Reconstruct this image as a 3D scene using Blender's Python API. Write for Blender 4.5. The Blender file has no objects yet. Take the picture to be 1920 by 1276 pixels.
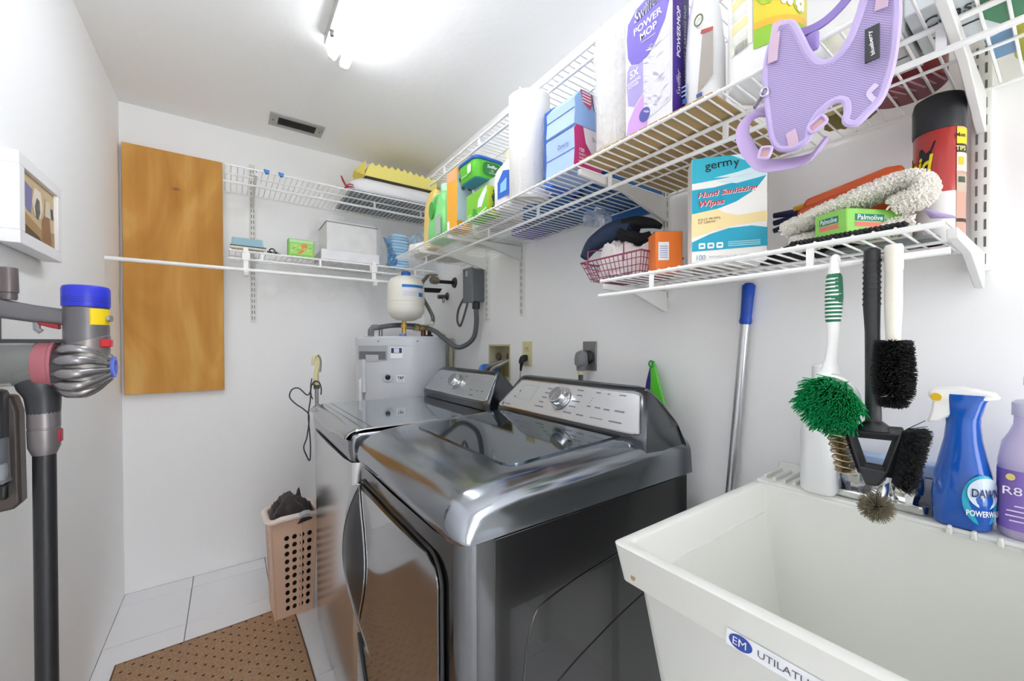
import bpy, bmesh, math, random
from mathutils import Vector, Matrix

random.seed(7)
S = bpy.context.scene
C = S.collection

# ---------------------------------------------------------------- camera
F_PX, W_PX = 750.914, 1920.0
yaw, pit, rol = math.radians(35.3058), math.radians(-0.5869), math.radians(-0.16125)
CAM_H = 1.243
fw = Vector((math.sin(yaw)*math.cos(pit), math.cos(yaw)*math.cos(pit), math.sin(pit)))
rt = Vector((math.cos(yaw), -math.sin(yaw), 0)); up = rt.cross(fw)
r2 = rt*math.cos(rol)+up*math.sin(rol); u2 = -rt*math.sin(rol)+up*math.cos(rol)
cd = bpy.data.cameras.new('camera'); cam = bpy.data.objects.new('camera', cd); C.objects.link(cam)
cd.sensor_width = 36; cd.lens = F_PX/W_PX*36; cd.shift_y = 13.57/W_PX; cd.clip_start = 0.02
cam.matrix_world = Matrix(((r2.x, u2.x, -fw.x, 0), (r2.y, u2.y, -fw.y, 0), (r2.z, u2.z, -fw.z, CAM_H), (0, 0, 0, 1)))
S.camera = cam

# ---------------------------------------------------------------- light and exposure
w = bpy.data.worlds.new('world'); S.world = w; w.use_nodes = True
w.node_tree.nodes['Background'].inputs[0].default_value = (0.97, 0.98, 1.0, 1)
w.node_tree.nodes['Background'].inputs[1].default_value = 3.0
TUBE_STRENGTH = 10.5
S.cycles.max_bounces = 9; S.cycles.diffuse_bounces = 8; S.cycles.glossy_bounces = 4; S.cycles.transmission_bounces = 6; S.cycles.transparent_max_bounces = 12; S.cycles.caustics_reflective = False; S.cycles.caustics_refractive = False
S.view_settings.view_transform = 'Standard'; S.view_settings.look = 'None'
S.view_settings.gamma = 1.0; S.view_settings.use_curve_mapping = False
S.view_settings.exposure = 0.80

# ---------------------------------------------------------------- helpers
def lin(h):
    h = h.lstrip('#'); c = [int(h[i:i+2], 16)/255 for i in (0, 2, 4)]
    return tuple((v/12.92 if v <= 0.04045 else ((v+0.055)/1.055)**2.4) for v in c)+(1,)

MATS = {}
def M(hexc, rough=0.5, metal=0.0, key='', bump=0.0, bscale=60, var=0.0, vscale=8, emit=0, alpha=1.0, spec=0.5, coat=0, sheen=0, vdark=0.8):
    k = (hexc, rough, metal, key, bump, bscale, var, vscale, emit, alpha, coat, sheen)
    if k in MATS: return MATS[k]
    m = bpy.data.materials.new('mat_'+hexc.lstrip('#')+key); m.use_nodes = True
    nt = m.node_tree; b = nt.nodes['Principled BSDF']
    c = lin(hexc)
    b.inputs['Base Color'].default_value = c
    b.inputs['Roughness'].default_value = rough; b.inputs['Metallic'].default_value = metal
    b.inputs['Specular IOR Level'].default_value = spec
    if coat: b.inputs['Coat Weight'].default_value = coat
    if sheen: b.inputs['Sheen Weight'].default_value = sheen
    if alpha < 1: b.inputs['Alpha'].default_value = alpha
    if emit:
        b.inputs['Emission Color'].default_value = c; b.inputs['Emission Strength'].default_value = emit
    if bump or var:
        tc = nt.nodes.new('ShaderNodeTexCoord')
        if var:
            n = nt.nodes.new('ShaderNodeTexNoise'); n.inputs['Scale'].default_value = vscale; n.inputs['Detail'].default_value = 4
            mx = nt.nodes.new('ShaderNodeMix'); mx.data_type = 'RGBA'
            mx.inputs[6].default_value = c; mx.inputs[7].default_value = (c[0]*vdark, c[1]*vdark, c[2]*vdark, 1)
            mr = nt.nodes.new('ShaderNodeMath'); mr.operation = 'MULTIPLY'; mr.inputs[1].default_value = var
            nt.links.new(tc.outputs['Object'], n.inputs['Vector']); nt.links.new(n.outputs['Fac'], mr.inputs[0])
            nt.links.new(mr.outputs[0], mx.inputs[0]); nt.links.new(mx.outputs[2], b.inputs['Base Color'])
        if bump:
            n = nt.nodes.new('ShaderNodeTexNoise'); n.inputs['Scale'].default_value = bscale; n.inputs['Detail'].default_value = 5
            bp = nt.nodes.new('ShaderNodeBump'); bp.inputs['Strength'].default_value = bump; bp.inputs['Distance'].default_value = 0.004
            nt.links.new(tc.outputs['Object'], n.inputs['Vector']); nt.links.new(n.outputs['Fac'], bp.inputs['Height'])
            nt.links.new(bp.outputs[0], b.inputs['Normal'])
    MATS[k] = m
    return m

def film(hexc='#ffffff', opac=0.25, key=''):
    """thin clear plastic film: mostly see-through with glossy highlights"""
    k = ('film', hexc, opac)
    if k in MATS: return MATS[k]
    m = bpy.data.materials.new('film_'+hexc.lstrip('#')); m.use_nodes = True; nt = m.node_tree; nt.nodes.clear()
    o = nt.nodes.new('ShaderNodeOutputMaterial'); t = nt.nodes.new('ShaderNodeBsdfTransparent')
    p = nt.nodes.new('ShaderNodeBsdfPrincipled'); p.inputs['Base Color'].default_value = lin(hexc); p.inputs['Roughness'].default_value = 0.18
    tc = nt.nodes.new('ShaderNodeTexCoord'); n = nt.nodes.new('ShaderNodeTexNoise'); n.inputs['Scale'].default_value = 14; n.inputs['Detail'].default_value = 3
    mr = nt.nodes.new('ShaderNodeMapRange'); mr.inputs[1].default_value = 0.35; mr.inputs[2].default_value = 0.7
    mr.inputs[3].default_value = opac*0.35; mr.inputs[4].default_value = min(1, opac*1.7)
    mx = nt.nodes.new('ShaderNodeMixShader')
    nt.links.new(tc.outputs['Object'], n.inputs['Vector']); nt.links.new(n.outputs['Fac'], mr.inputs[0]); nt.links.new(mr.outputs[0], mx.inputs[0])
    nt.links.new(t.outputs[0], mx.inputs[1]); nt.links.new(p.outputs[0], mx.inputs[2]); nt.links.new(mx.outputs[0], o.inputs[0])
    MATS[k] = m
    return m

def glass(hexc, rough=0.03, ior=1.4, trans=1.0):
    k = ('glass', hexc, rough, trans)
    if k in MATS: return MATS[k]
    m = bpy.data.materials.new('glass_'+hexc.lstrip('#')); m.use_nodes = True; b = m.node_tree.nodes['Principled BSDF']
    b.inputs['Base Color'].default_value = lin(hexc); b.inputs['Roughness'].default_value = rough
    b.inputs['IOR'].default_value = ior; b.inputs['Transmission Weight'].default_value = trans
    MATS[k] = m
    return m

def catmull(pts, n=6, closed=False):
    pts = [Vector(p) for p in pts]; out = []; N = len(pts)
    rng = range(N if closed else N-1)
    for i in rng:
        p1, p2 = pts[i], pts[(i+1) % N]
        p0 = pts[(i-1) % N] if closed or i > 0 else p1*2-p2
        p3 = pts[(i+2) % N] if closed or i+2 < N else p2*2-p1
        for k in range(n):
            t = k/n
            out.append(0.5*((2*p1)+(p2-p0)*t+(2*p0-5*p1+4*p2-p3)*t*t+(3*p1-p0-3*p2+p3)*t**3))
    if not closed: out.append(pts[-1])
    return out

class B:
    """collects geometry for ONE mesh"""
    def __init__(s): s.v = []; s.f = []
    def add(s, vs, fs):
        o = len(s.v); s.v += [tuple(v) for v in vs]; s.f += [tuple(i+o for i in f) for f in fs]; return s
    def box(s, x0, x1, y0, y1, z0, z1):
        return s.add([(x0,y0,z0),(x1,y0,z0),(x1,y1,z0),(x0,y1,z0),(x0,y0,z1),(x1,y0,z1),(x1,y1,z1),(x0,y1,z1)],
                     [(0,3,2,1),(4,5,6,7),(0,1,5,4),(1,2,6,5),(2,3,7,6),(3,0,4,7)])
    def rings(s, rs, cap0=True, cap1=True, closed=False):
        n = len(rs[0]); vs = [p for r in rs for p in r]; fs = []
        R = len(rs)
        for i in range(R if closed else R-1):
            a, b = i*n, ((i+1) % R)*n
            for k in range(n):
                k2 = (k+1) % n; fs.append((a+k, a+k2, b+k2, b+k))
        if not closed:
            if cap0: fs.append(tuple(reversed(range(n))))
            if cap1: fs.append(tuple(range((R-1)*n, R*n)))
        return s.add(vs, fs)
    def tube(s, pts, r, n=8, closed=False, sm=0, flat=1.0):
        pts = catmull(pts, sm, closed) if sm else [Vector(p) for p in pts]
        N = len(pts); rs = []
        rad = r if isinstance(r, (list, tuple)) else None
        prev = None
        for i, p in enumerate(pts):
            a = pts[(i-1) % N] if closed or i > 0 else p
            b = pts[(i+1) % N] if closed or i < N-1 else p
            d = (b-a); d = d.normalized() if d.length > 1e-9 else Vector((0,0,1))
            if prev is None:
                h = Vector((0,0,1)) if abs(d.z) < 0.9 else Vector((1,0,0)); e1 = d.cross(h).normalized()
            else:
                e1 = (prev-d*prev.dot(d)).normalized()
            prev = e1; e2 = d.cross(e1)
            if rad: q = i/(N-1)*(len(rad)-1); j = min(int(q), len(rad)-2); rr = rad[j]*(1-(q-j))+rad[j+1]*(q-j)
            else: rr = r
            rs.append([p+(e1*math.cos(t)+e2*math.sin(t)*flat)*rr for t in [2*math.pi*k/n for k in range(n)]])
        return s.rings(rs, closed=closed)
    def cyl(s, p0, p1, r, r1=None, n=20): return s.tube([p0, p1], [r, r if r1 is None else r1], n)
    def lathe(s, prof, c=(0,0,0), n=28, sx=1, sy=1, axis='z'):
        rs = []
        for r, z in prof:
            ring = []
            for k in range(n):
                t = 2*math.pi*k/n; a, b2 = r*sx*math.cos(t), r*sy*math.sin(t)
                if axis == 'z': p = (c[0]+a, c[1]+b2, c[2]+z)
                elif axis == 'x': p = (c[0]+z, c[1]+a, c[2]+b2)
                else: p = (c[0]+b2, c[1]+z, c[2]+a)
                ring.append(p)
            rs.append(ring)
        return s.rings(rs)
    def prism(s, poly, fn, d):
        """poly 2-D outline; fn(a,b,t) -> 3-D point; t 0..d"""
        r0 = [fn(a, b, 0) for a, b in poly]; r1 = [fn(a, b, d) for a, b in poly]
        return s.rings([r0, r1])
    def grid(s, fn, nu, nv, cu=False):
        vs = [fn(i/nu, j/nv) for j in range(nv+1) for i in range(nu+1)]; fs = []
        for j in range(nv):
            for i in range(nu):
                a = j*(nu+1)+i; fs.append((a, a+1, a+nu+2, a+nu+1))
        return s.add(vs, fs)
    def quad(s, a, b, c, d): return s.add([a, b, c, d], [(0,1,2,3)])
    def ball(s, c, r, n=12, m=8, sz=1, sx=1, sy=1):
        return s.lathe([(max(1e-4, r*math.sin(math.pi*j/m)), -r*sz*math.cos(math.pi*j/m)) for j in range(m+1)], c, n, sx, sy)

def rrect(w, h, r, n=5, cx=0, cy=0):
    out = []
    for qx, qy, a0 in ((1,1,0),(-1,1,90),(-1,-1,180),(1,-1,270)):
        for k in range(n+1):
            a = math.radians(a0+90*k/n); out.append((cx+qx*(w/2-r)+r*math.cos(a), cy+qy*(h/2-r)+r*math.sin(a)))
    return out

def loft(secs, n=6):
    """sections (z, cx, cy, w(x), d(y), r)"""
    b = B(); b.rings([[(x, y, z) for x, y in rrect(w, d, min(r, w/2-.0002, d/2-.0002), n, cx, cy)] for z, cx, cy, w, d, r in secs]); return b
ORG = {}
def thing(name, label, cat, loc=(0,0,0), rotz=0, group=None):
    o = bpy.data.objects.new(name, None); C.objects.link(o); o.location = loc; o.rotation_euler = (0,0,rotz)
    o.empty_display_size = 0.05
    o['label'] = label; o['category'] = cat
    if group: o['group'] = group
    ORG[o.name] = (Vector(loc), rotz)
    return o
def tag(o, label, cat, group=None):
    o['label'] = label; o['category'] = cat
    if group: o['group'] = group
    return o
def obj(name, b, mat, parent=None, wld=True, smooth=35, bevel=0, seg=2, sub=0, solid=0, label=None, kind=None, tri=False):
    """b in world coordinates (wld) or in the parent's local frame"""
    vs = b.v
    if parent is not None:
        org, rz = ORG[parent.name]
        if wld:
            c, s_ = math.cos(-rz), math.sin(-rz)
            vs = [((x-org.x)*c-(y-org.y)*s_, (x-org.x)*s_+(y-org.y)*c, z-org.z) for x, y, z in vs]
    me = bpy.data.meshes.new(name); me.from_pydata(vs, [], b.f)
    bm = bmesh.new(); bm.from_mesh(me); bmesh.ops.recalc_face_normals(bm, faces=bm.faces); bm.to_mesh(me); bm.free()
    me.materials.append(mat)
    if smooth: me.shade_smooth(); me.set_sharp_from_angle(angle=math.radians(smooth))
    o = bpy.data.objects.new(name, me); C.objects.link(o)
    if parent is not None: o.parent = parent; ORG[o.name] = ORG[parent.name]
    else: ORG[o.name] = (Vector((0,0,0)), 0)
    if bevel:
        md = o.modifiers.new('bevel', 'BEVEL'); md.width = bevel; md.segments = seg; md.limit_method = 'ANGLE'; md.angle_limit = math.radians(40)
        md.harden_normals = False
    if solid: md = o.modifiers.new('solid', 'SOLIDIFY'); md.thickness = solid; md.offset = 0
    if sub: md = o.modifiers.new('sub', 'SUBSURF'); md.levels = sub; md.render_levels = sub
    if label: o['label'] = label
    if kind: o['kind'] = kind
    return o
def one(name, b, mat, label, cat, group=None, **k):
    """a thing that is a single mesh; origin moved to its base centre"""
    xs, ys, zs = zip(*b.v); c = Vector(((min(xs)+max(xs))/2, (min(ys)+max(ys))/2, min(zs)))
    b.v = [(x-c.x, y-c.y, z-c.z) for x, y, z in b.v]
    o = obj(name, b, mat, None, **k); o.location = c; ORG[o.name] = (c, 0)
    return tag(o, label, cat, group)
def inst(src, name, parent, loc, rot=(0,0,0), scale=None):
    o = bpy.data.objects.new(name, src.data if hasattr(src, 'data') else src); C.objects.link(o); o.parent = parent; o.location = loc; o.rotation_euler = rot
    if scale: o.scale = scale
    if parent: ORG[o.name] = ORG[parent.name]
    return o
def struct(name, b, mat, parent=None, **k):
    o = obj(name, b, mat, parent, **k)
    if parent is None: o['kind'] = 'structure'
    return o

def text_geo(body, size=1.0, shear=0.0, spacing=1.0, bold=0.0):
    cu = bpy.data.curves.new('t', 'FONT'); cu.body = body; cu.size = size; cu.align_x = 'CENTER'; cu.align_y = 'CENTER'
    cu.shear = shear; cu.space_character = spacing; cu.offset = bold; cu.resolution_u = 3
    o = bpy.data.objects.new('t', cu); C.objects.link(o)
    dg = bpy.context.evaluated_depsgraph_get(); me = bpy.data.meshes.new_from_object(o.evaluated_get(dg))
    vs = [tuple(v.co) for v in me.vertices]; fs = [tuple(p.vertices) for p in me.polygons]
    bpy.data.objects.remove(o); bpy.data.curves.remove(cu); bpy.data.meshes.remove(me)
    return vs, fs
def txt(body, pos, xd, yd, mat, parent, h=None, width=None, shear=0, bold=0.0, spacing=1.0, name='lettering', wld=True, off=0.0008, curve=None):
    """flat lettering centred at pos; h = cap height, width = fitted total width"""
    vs, fs = text_geo(body, 1.0, shear, spacing, bold)
    if not vs: return None
    xs = [v[0] for v in vs]; ys = [v[1] for v in vs]; wd = max(xs)-min(xs); ht = max(ys)-min(ys)
    cx, cy = (max(xs)+min(xs))/2, (max(ys)+min(ys))/2
    sy = (h/ht) if h else width/wd; sx = (width/wd) if width else sy
    xd, yd, pos = Vector(xd).normalized(), Vector(yd).normalized(), Vector(pos); n = xd.cross(yd)
    b = B()
    if curve: b.add([curve((x-cx)*sx, (y-cy)*sy) for x, y, z in vs], fs)
    else: b.add([pos+xd*((x-cx)*sx)+yd*((y-cy)*sy)+n*off for x, y, z in vs], fs)
    return obj(name, b, mat, parent, wld=wld, smooth=0)
def panel(poly, pos, xd, yd, mat, parent, name='printed_panel', off=0.0004, wld=True):
    """flat printed shape; poly in the (xd,yd) plane about pos"""
    xd, yd, pos = Vector(xd).normalized(), Vector(yd).normalized(), Vector(pos); n = xd.cross(yd)
    b = B(); b.add([pos+xd*a+yd*c+n*off for a, c in poly], [tuple(range(len(poly)))])
    return obj(name, b, mat, parent, wld=wld, smooth=0)
def prect(w, h, cx=0, cy=0): return [(cx-w/2, cy-h/2), (cx+w/2, cy-h/2), (cx+w/2, cy+h/2), (cx-w/2, cy+h/2)]
def pell(w, h, cx=0, cy=0, n=24): return [(cx+w/2*math.cos(2*math.pi*k/n), cy+h/2*math.sin(2*math.pi*k/n)) for k in range(n)]
NX, NY, PX, PZ = (0,-1,0), (0,1,0), (1,0,0), (0,0,1)   # front (-x) faces read along -y; near (-y) faces read along +x

WHITE = M('#f4f4f2', 0.5); WIRE = M('#f3f3f1', 0.35, key='wire'); CHROME = M('#d8d8d8', 0.12, 1.0, key='chrome'); STEEL = M('#9a9a98', 0.28, 1.0, key='steel')
BLACK = M('#101012', 0.4); DARK = M('#2b2c30', 0.45); INK = M('#1d1d22', 0.6, key='ink'); PAPER = M('#f2f2f0', 0.7, key='paper')

# ---------------------------------------------------------------- the room
XL, XR, YF, YN, ZC = -0.431, 1.16, 2.732, -1.7, 2.44
WALL = M('#f9f9f9', 0.85, bump=0.16, bscale=38, key='wall')
CEIL = M('#f9f9f8', 0.9, bump=0.3, bscale=30, key='ceil')
GROUT = M('#8f8c8a', 0.9, key='grout')
TILE = M('#f5f5f7', 0.18, key='tile', var=0.25, vscale=3, vdark=0.94)
fl = struct('floor', B().box(XL-.1, XR+.1, YN, YF+.1, -.06, -.004), GROUT)
xs = [-.162+.325*k for k in range(-1, 6)]; ys = [2.612-.3245*k for k in range(-1, 15)]
tile_mesh = None
for i in range(len(xs)-1):
    for j in range(len(ys)-1):
        x0, x1 = max(xs[i], XL)+.0017, min(xs[i+1], XR)-.0017; y1, y0 = min(ys[j], YF)-.0017, max(ys[j+1], YN)+.0017
        if x1-x0 < .01 or y1-y0 < .01: continue
        full = abs(x1-x0-.3216) < 1e-4 and abs(y1-y0-.3211) < 1e-4
        if full and tile_mesh is not None:
            inst(tile_mesh, 'tile', fl, ((x0+x1)/2, (y0+y1)/2, 0)); continue
        o = obj('tile', B().box(-(x1-x0)/2, (x1-x0)/2, -(y1-y0)/2, (y1-y0)/2, -.006, 0), TILE, fl, wld=False, bevel=.0012, seg=1)
        o.location = ((x0+x1)/2, (y0+y1)/2, 0)
        if full: tile_mesh = o
struct('wall_left', B().box(XL-.1, XL, YN, YF, 0, ZC), WALL)
struct('wall_far', B().box(XL-.1, XR+.1, YF, YF+.1, 0, ZC), WALL)
LB = (1.655, 1.852, 1.06, 1.236)      # laundry box opening in the right wall (y0,y1,z0,z1)
b = B(); b.box(XR, XR+.1, YN, LB[0], 0, ZC); b.box(XR, XR+.1, LB[1], YF, 0, ZC); b.box(XR, XR+.1, LB[0], LB[1], 0, LB[2]); b.box(XR, XR+.1, LB[0], LB[1], LB[3], ZC)
struct('wall_right', b, WALL)
struct('ceiling', B().box(XL-.1, XR+.1, YN, YF+.1, ZC, ZC+.1), CEIL)
# unseen near wall added for bounce light; doorway sited to balance the world light
b = B(); b.box(XL-.1, .22, YN-.1, YN, 0, ZC); b.box(1.10, XR+.1, YN-.1, YN, 0, ZC); b.box(.22, 1.10, YN-.1, YN, 2.08, ZC)
struct('bounce_wall_near', b, WALL)

# ---------------------------------------------------------------- ceiling lamp
t = thing('ceiling_lamp', 'bare double fluorescent tube lamp on the ceiling', 'lamp', (.36, 1.1, 2.40))
LAMPW = M('#b9b9b4', 0.5, key='lamp')
obj('housing', B().box(.312, .424, .46, 1.70, 2.405, 2.44), LAMPW, t, bevel=.004)
TUBE = M('#f6f9ff', 0.3, emit=TUBE_STRENGTH, key='tube')
for x, z in ((.347, 2.392), (.392, 2.372)):
    tb = obj('lamp_tube', B().cyl((x, .47, z), (x, 1.715, z), .0185, n=16), TUBE, t)
    obj('end_cap', B().cyl((x, 1.715, z), (x, 1.73, z), .0175, n=16), M('#f2f2ee', .4, key='cap'), tb)
    obj('lamp_socket', B().box(x-.009, x+.009, 1.728, 1.738, z-.012, 2.41), M('#dcdcd8', .5, key='sock'), t)
obj('socket_clip', B().box(.318, .332, 1.60, 1.612, 2.385, 2.406), DARK, t)

# ---------------------------------------------------------------- ceiling vent
t = thing('ceiling_vent', 'small grey metal vent set in the ceiling', 'vent', (.317, 2.47, 2.43))
VG = M('#a9a9a4', 0.5, key='vent')
fr = B(); fr.box(.186, .446, 2.405, 2.432, 2.434, 2.44); fr.box(.186, .446, 2.515, 2.542, 2.434, 2.44); fr.box(.186, .226, 2.432, 2.515, 2.434, 2.44); fr.box(.406, .446, 2.432, 2.515, 2.434, 2.44)
obj('vent_frame', fr, VG, t, bevel=.001)
obj('vent_back', B().box(.224, .408, 2.43, 2.517, 2.4385, 2.4398), M('#2c2c2a', .8), t)
for k in range(5):
    y = 2.44+.016*k
    obj('louver', B().add([(.226,y,2.434),(.406,y,2.434),(.406,y+.009,2.4405),(.226,y+.009,2.4405),(.226,y+.001,2.434),(.406,y+.001,2.434),(.406,y+.01,2.4405),(.226,y+.01,2.4405)],
        [(0,1,2,3),(4,7,6,5),(0,4,5,1),(2,6,7,3)]), M('#8a8b87', .5), t)
for x in (.203, .428): obj('screw', B().cyl((x, 2.474, 2.4325), (x, 2.474, 2.436), .004, n=10), M('#3a3a38', .4, .6), t)

# ---------------------------------------------------------------- wall standards, brackets and wire shelves
SLOT = M('#6a6a66', 0.9, key='slot')
def standard(wall, a, z0, z1, label):
    """slotted metal upright; a = position along the wall"""
    if wall == 'far': base = (a, YF-.007, z0); tr = lambda u, d, z: (a+u, YF-d, z)
    else: base = (XR-.007, a, z0); tr = lambda u, d, z: (XR-d, a+u, z)
    t = thing('wall_standard', label, 'shelf track', base, group='slotted shelf uprights')
    b = B()
    b.prism([(-.0125,0),(.0125,0),(.0125,.013),(.010,.0145),(-.010,.0145),(-.0125,.013)], lambda u, d, q: tr(u, d, z0+q), z1-z0)
    obj('rail', b, M('#e3e3df', .4, key='rail'), t)
    s = B(); n = int((z1-z0-.02)/.032)
    for k in range(n):
        z = z0+.012+.032*k
        for u in (-.0055, .0055):
            p = [tr(u-.0016, .0149, z), tr(u+.0016, .0149, z), tr(u+.0016, .0149, z+.019), tr(u-.0016, .0149, z+.019)]
            s.quad(*p)
    obj('slot_row', s, SLOT, t, smooth=0, kind='stuff')
    return t
def bracket(wall, a, z, depth, label, h=.078, tip=.028):
    if wall == 'far': base = (a, YF-.015, z-h); tr = lambda u, d, zz: (a+u, YF-.015-d, zz)
    else: base = (XR-.015, a, z-h); tr = lambda u, d, zz: (XR-.015-d, a+u, zz)
    b = B(); prof = [(0, z-h), (.012, z-h), (depth*.55, z-h*.42), (depth, z-tip), (depth, z-.0128), (0, z-.0128)]
    b.prism(prof, lambda d, zz, q: tr(-.006+q, d, zz), .012)
    t = thing('shelf_bracket', label, 'bracket', base, group='white shelf brackets')
    obj('arm', b, M('#dededb', .4, key='brk'), t, bevel=.0015)
    obj('bracket_lug', B().box(*( (a-.003, a+.003, YF-.017, YF-.0135) if wall == 'far' else (XR-.017, XR-.0135, a-.003, a+.003)), z-h+.008, z-h+.02), SLOT, t)
    return t
wire_mesh = {}
def shelf(wall, a0, a1, z, depth, label, wide=False, ends=None, rod=True, gap=.012, post=.30, back_r=.003):
    """wire shelf: a0..a1 along the wall, deck top at z; wide = rod set back from the front edge"""
    far = wall == 'far'
    base = ((a0+a1)/2, YF-gap-depth/2, z) if far else (XR-gap-depth/2, (a0+a1)/2, z)
    pt = (lambda a, d, zz: (a, YF-gap-d, zz)) if far else (lambda a, d, zz: (XR-gap-d, a, zz))
    t = thing('wire_shelf', label, 'shelf', base, group='white wire shelves')
    def bar(name, d, zz, r, e0=0, e1=0):
        return obj(name, B().cyl(pt(a0-e0, d, zz), pt(a1+e1, d, zz), r, n=8), WIRE, t)
    rw = .0021; zb = z-rw*2
    bar('back_bar', .003, zb-.003, back_r)
    bar('front_bar', depth, zb-.0025 if wide else zb-.003, .0036 if wide else .0048)
    bar('middle_bar', depth*.40 if wide else depth*.5, zb-.003, .003)
    ds = depth-.11 if wide else depth
    if wide: bar('support_bar', ds, zb-.0045, .0046)
    if rod: bar('hang_rod', ds, z-.047, .0052, .006, .006)
    L = depth-.001
    key = (wall, round(L, 3))
    n = int((a1-a0)/.0254)
    for k in range(n+1):
        a = a0+(a1-a0)*k/n
        if key not in wire_mesh:
            bb = B(); bb.cyl((0,0,0), (0,-L,0) if far else (-L,0,0), rw, n=6)
            o = obj('cross_wire', bb, WIRE, t, wld=False); wire_mesh[key] = o.data; 
        else: o = inst(bpy.data.meshes[wire_mesh[key].name], 'cross_wire', t, (0,0,0))
        p = Vector(pt(a, .001, z-rw))-Vector(base); o.location = p
    if rod:
        m = max(2, int(round((a1-a0)/post)))
        for k in range(m):
            a = a0+(a1-a0)*(k+.5)/m
            if far: bb = B().box(a-.0055, a+.0055, YF-gap-ds-.0022, YF-gap-ds+.0022, z-.047, zb-.001)
            else: bb = B().box(XR-gap-ds-.0022, XR-gap-ds+.0022, a-.0055, a+.0055, z-.047, zb-.001)
            obj('rod_post', bb, WIRE, t)
    return t
Z_UP, Z_MID, Z_LOW = 2.093, 1.716, 1.4215
shelf('far', -.008, 1.15, Z_UP, .412, 'upper white wire shelf on the far wall beside the plywood board', wide=True, post=.33)
shelf('far', .008, 1.10, Z_MID, .305, 'lower white wire shelf on the far wall above the hanging rod', post=.29)
shelf('right', -.35, 1.90, Z_UP, .305, 'topmost white wire shelf on the right wall near the ceiling', post=.33)
shelf('right', -.35, 2.15, Z_MID, .40, 'long middle white wire shelf crowded with cleaning supplies', wide=True, post=.33)
shelf('right', .112, .7645, Z_LOW, .305, 'short low white wire shelf with brushes hanging from its rod', post=.33)
standard('far', .118, 1.372, 2.262, 'slotted upright on the far wall beside the plywood board')
standard('right', 1.855, 1.376, 2.262, 'slotted upright on the right wall beside the grey electrical box')
standard('right', 1.54, 1.376, 2.262, 'slotted upright on the right wall above the cream outlet')
standard('right', .764, 1.376, 2.262, 'slotted upright on the right wall behind the tissue boxes and pink basket')
standard('right', .106, 1.376, 2.262, 'slotted upright on the right wall beside the red spray can')
bracket('far', .118, Z_UP, .395, 'bracket arm under the upper shelf on the far wall')
bracket('far', .118, Z_MID, .28, 'bracket arm under the lower shelf on the far wall', h=.06)
for y, n in ((1.855, 'beside the grey electrical box'), (1.54, 'above the cream outlet'), (.764, 'beside the brown cardboard'), (.106, 'above the red spray can')):
    bracket('right', y, Z_MID, .385, 'long white bracket arm under the middle shelf '+n, h=.085 if y < 1 else .075)
    if y != 1.855: bracket('right', y, Z_UP, .29, 'white bracket arm under the topmost right shelf '+n, h=.06)
bracket('right', .764, Z_LOW, .288, 'white bracket arm under the low shelf by the pink basket')
bracket('right', .106, Z_LOW, .288, 'white bracket arm under the low shelf below the red spray can')

# hanging rod with two hooks on the far wall
t = thing('closet_rod', 'white closet rod hung under the lower far shelf', 'rod', (.2, 2.385, 1.60))
obj('rod', B().cyl((-.425, 2.385, 1.612), (.80, 2.385, 1.612), .0088, n=14), M('#f5f5f3', .3, key='rod'), t)
for x in (.075, .705):
    b = B()
    pl = [(2.42,1.724),(2.40,1.726),(2.392,1.70),(2.398,1.655),(2.397,1.62),(2.391,1.602),(2.382,1.60),(2.372,1.606),(2.366,1.60),(2.374,1.585),(2.388,1.578),(2.402,1.585),(2.41,1.61),(2.412,1.66),(2.409,1.70)]
    b.prism(pl, lambda yy, zz, q: (x-.011+q, yy, zz), .022)
    b.box(x-.017, x+.017, 2.392, 2.40, 1.662, 1.70)
    obj('hook', b, WHITE, t, bevel=.002)

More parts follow.
